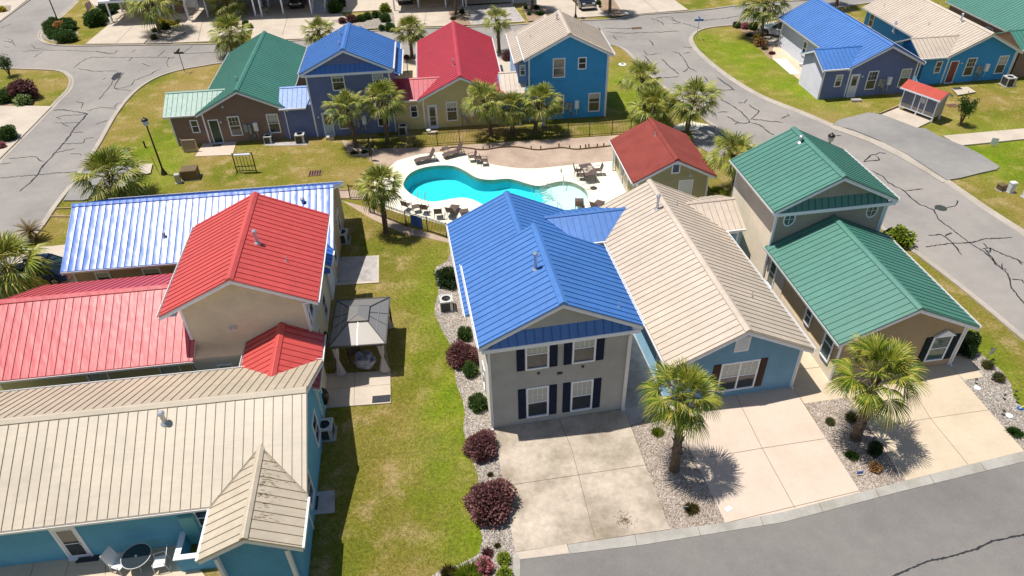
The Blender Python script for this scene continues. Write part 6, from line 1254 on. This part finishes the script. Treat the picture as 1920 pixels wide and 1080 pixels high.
# ================================================================== RAISED HOUSES (top edge, seen below their floors)
def raised(q0, q1, depth, label, wc, posts, stairs=None, zf=2.9, skirt=None):
    a, b_ = G(*q0, .12), G(*q1, .12); d = b_-a; W_ = d.length; rz = math.atan2(d.y, d.x); t = empty('raised_house', a, rz, label, 'raised house'); inv = Matrix.Rotation(-rz, 3, 'Z')
    M.setdefault('w_'+wc, None)
    b = MB(); b.box(0, W_, .0, depth, zf, zf+5.6); b.build('wall', 'w_'+wc, t); b = MB(); b.box(-.1, W_+.1, -.9, -.01, zf-.25, zf); b.build('balcony', 'trim', t)
    b = MB(); b.box(.1, W_-.1, depth*.55, depth, 0, zf-.01); b.build('storage_wall', 'w_'+wc, t)
    b = MB()
    for sd in (-1, 1): roof_plane(b, [(-.4, depth/2, zf+7.4), (W_+.4, depth/2, zf+7.4), (W_+.4, depth/2+sd*(depth/2+.5), zf+5.4), (-.4, depth/2+sd*(depth/2+.5), zf+5.4)], rib=False)
    b.build('roof', 'roof_cream', t)
    for px in posts:
        p = inv @ (G(*px, .12)-a)
        for y in (p.y, p.y+depth*.45): b = MB(); b.box(p.x-.09, p.x+.09, y-.09, y+.09, 0, zf-.26); b.build('post', 'trim', t)
    if stairs:
        p = inv @ (G(*stairs[0], .12)-a); b = MB(); w_ = stairs[1]
        for i in range(14): b.box(p.x, p.x+w_, p.y+i*.27, p.y+i*.27+.28, i*.2, i*.2+.2, 0)
        b.build('stairs', 'w_'+stairs[2], t)
        for x in (p.x-.06, p.x+w_): b = MB(); b.prism([(x, p.y, 0), (x, p.y+3.8, 2.85), (x, p.y+3.8, 3.9), (x, p.y, 1.0)], (.06, 0, 0)); b.build('stair_rail', 'trim', t)
    return t
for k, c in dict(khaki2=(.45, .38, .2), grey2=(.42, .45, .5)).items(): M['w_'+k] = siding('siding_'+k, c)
raised((205, 44), (308, 38), 9, 'raised khaki house on posts above the leftmost driveway', 'khaki2', [(212, 43), (247, 32), (303, 37)], ((328, 26), 1.3, 'brown'))
raised((352, 37), (480, 31), 9, 'raised house on posts behind the two overlapping palms', 'grey2', [(355, 38), (391, 32), (449, 27), (480, 31)])
raised((488, 31), (612, 26), 9, 'raised blue grey house on posts with pale stairs', 'grey2', [(492, 31), (532, 27), (585, 26)], ((588, 24), 1.5, 'grey2'))
raised((738, 20), (870, 14), 9, 'raised house on posts behind the small gravel bed at the top centre', 'khaki2', [(740, 20), (785, 14), (836, 14), (868, 13)])
raised((874, 12), (962, 7), 9, 'raised house above the grey driveway', 'grey2', [(874, 12), (962, 7)])
car('suv', 'carblack', 'dark suv parked under the raised house with pale stairs', G(560, 8, .13), R(-85), 4.7, 1.9, 1.7); car('suv', 'carblack', 'dark car parked in the shade behind the small gravel bed', G(762, 0, .13), R(-88), 4.7, 1.9, 1.6)
for q, l in (((230, 36), 'curved'), ((350, 28), 'second')): pass
GBL = 'rounded pale boulders edging the raised house driveways'
for i, q in enumerate(((208, 41), (214, 34), (222, 28), (230, 20), (349, 33), (357, 24), (365, 14), (489, 27), (496, 18))):
    bm = bmesh.new(); bmesh.ops.create_icosphere(bm, subdivisions=2, radius=1)
    for v in bm.verts: v.co *= 1+.15*noise.noise(v.co*2+Vector((i, 0, 0))); v.co.x *= .75; v.co.y *= .95; v.co.z *= .18
    me = bpy.data.meshes.new('boulder'); bm.to_mesh(me); bm.free(); me.materials.append(M['conc']); me.polygons.foreach_set('use_smooth', [True]*len(me.polygons)); o = bpy.data.objects.new('boulder', me); col.objects.link(o); o.location = G(*q, .16); o.rotation_euler.z = -.3
    tag(o, 'pale flat boulder, %s along the %s raised house driveway' % (['nearest the street', 'second from the street', 'third from the street', 'farthest from the street'][i % 4 if i < 4 else (i-4) % 3 if i < 7 else i-7], ['first', 'second', 'third'][0 if i < 4 else 1 if i < 7 else 2]), 'boulder', GBL)
t = empty('flag_pole', G(197, 42, .1), 0, 'striped flag on a slanted pole at the leftmost raised house', 'flag'); b = MB(); b.bar((0, 0, 1.5), (-.9, -.6, 2.9), .03); b.build('pole', 'trim', t); b = MB()
for i in range(7): b.prism([(-.95+.0, -.62+i*.0, 2.85-i*.001), (-.95, -.62, 2.85), (-.95, -.62, 2.85)], (0, 0, .001)) if False else b.box(-1.35+i*.11, -1.24+i*.11, -.6, -.58, 1.5+.1*i, 2.5+.05*i, i % 2)
b.build('banner', ['flagred', 'paper'], t)
# flat dark stones by the link roof, small planter etc.
def pot(q, l): b = MB(); b.lathe([(.14, 0), (.2, .3), (.2, .34)], n=12); tag(b.build('plant_pot', 'lantern', loc=G(*q)), l, 'plant pot')
pot((804, 250), 'white plant pot beside the back door of the yellow house'); pot((1018, 238), 'white plant pot at the door of the bright blue house by the pool'); pot((1501, 125), 'pale stool by the walk of the grey lap-sided house')
b = MB(); b.box(-.35, .35, -.2, .2, 0, .25); tag(b.build('door_step', 'conc', loc=G(620, 261)), 'pale concrete step at the slate house door', 'step'); b = MB(); b.box(-.4, .4, -.2, .2, 0, .2); tag(b.build('door_step', 'conc', loc=G(812, 251)), 'pale concrete step at the yellow house door', 'step'); b = MB(); b.box(-.45, .45, -.22, .22, 0, .2); tag(b.build('door_step', 'conc_gr', loc=G(1605, 190)), 'concrete step at the white door of the slate grey house', 'step')
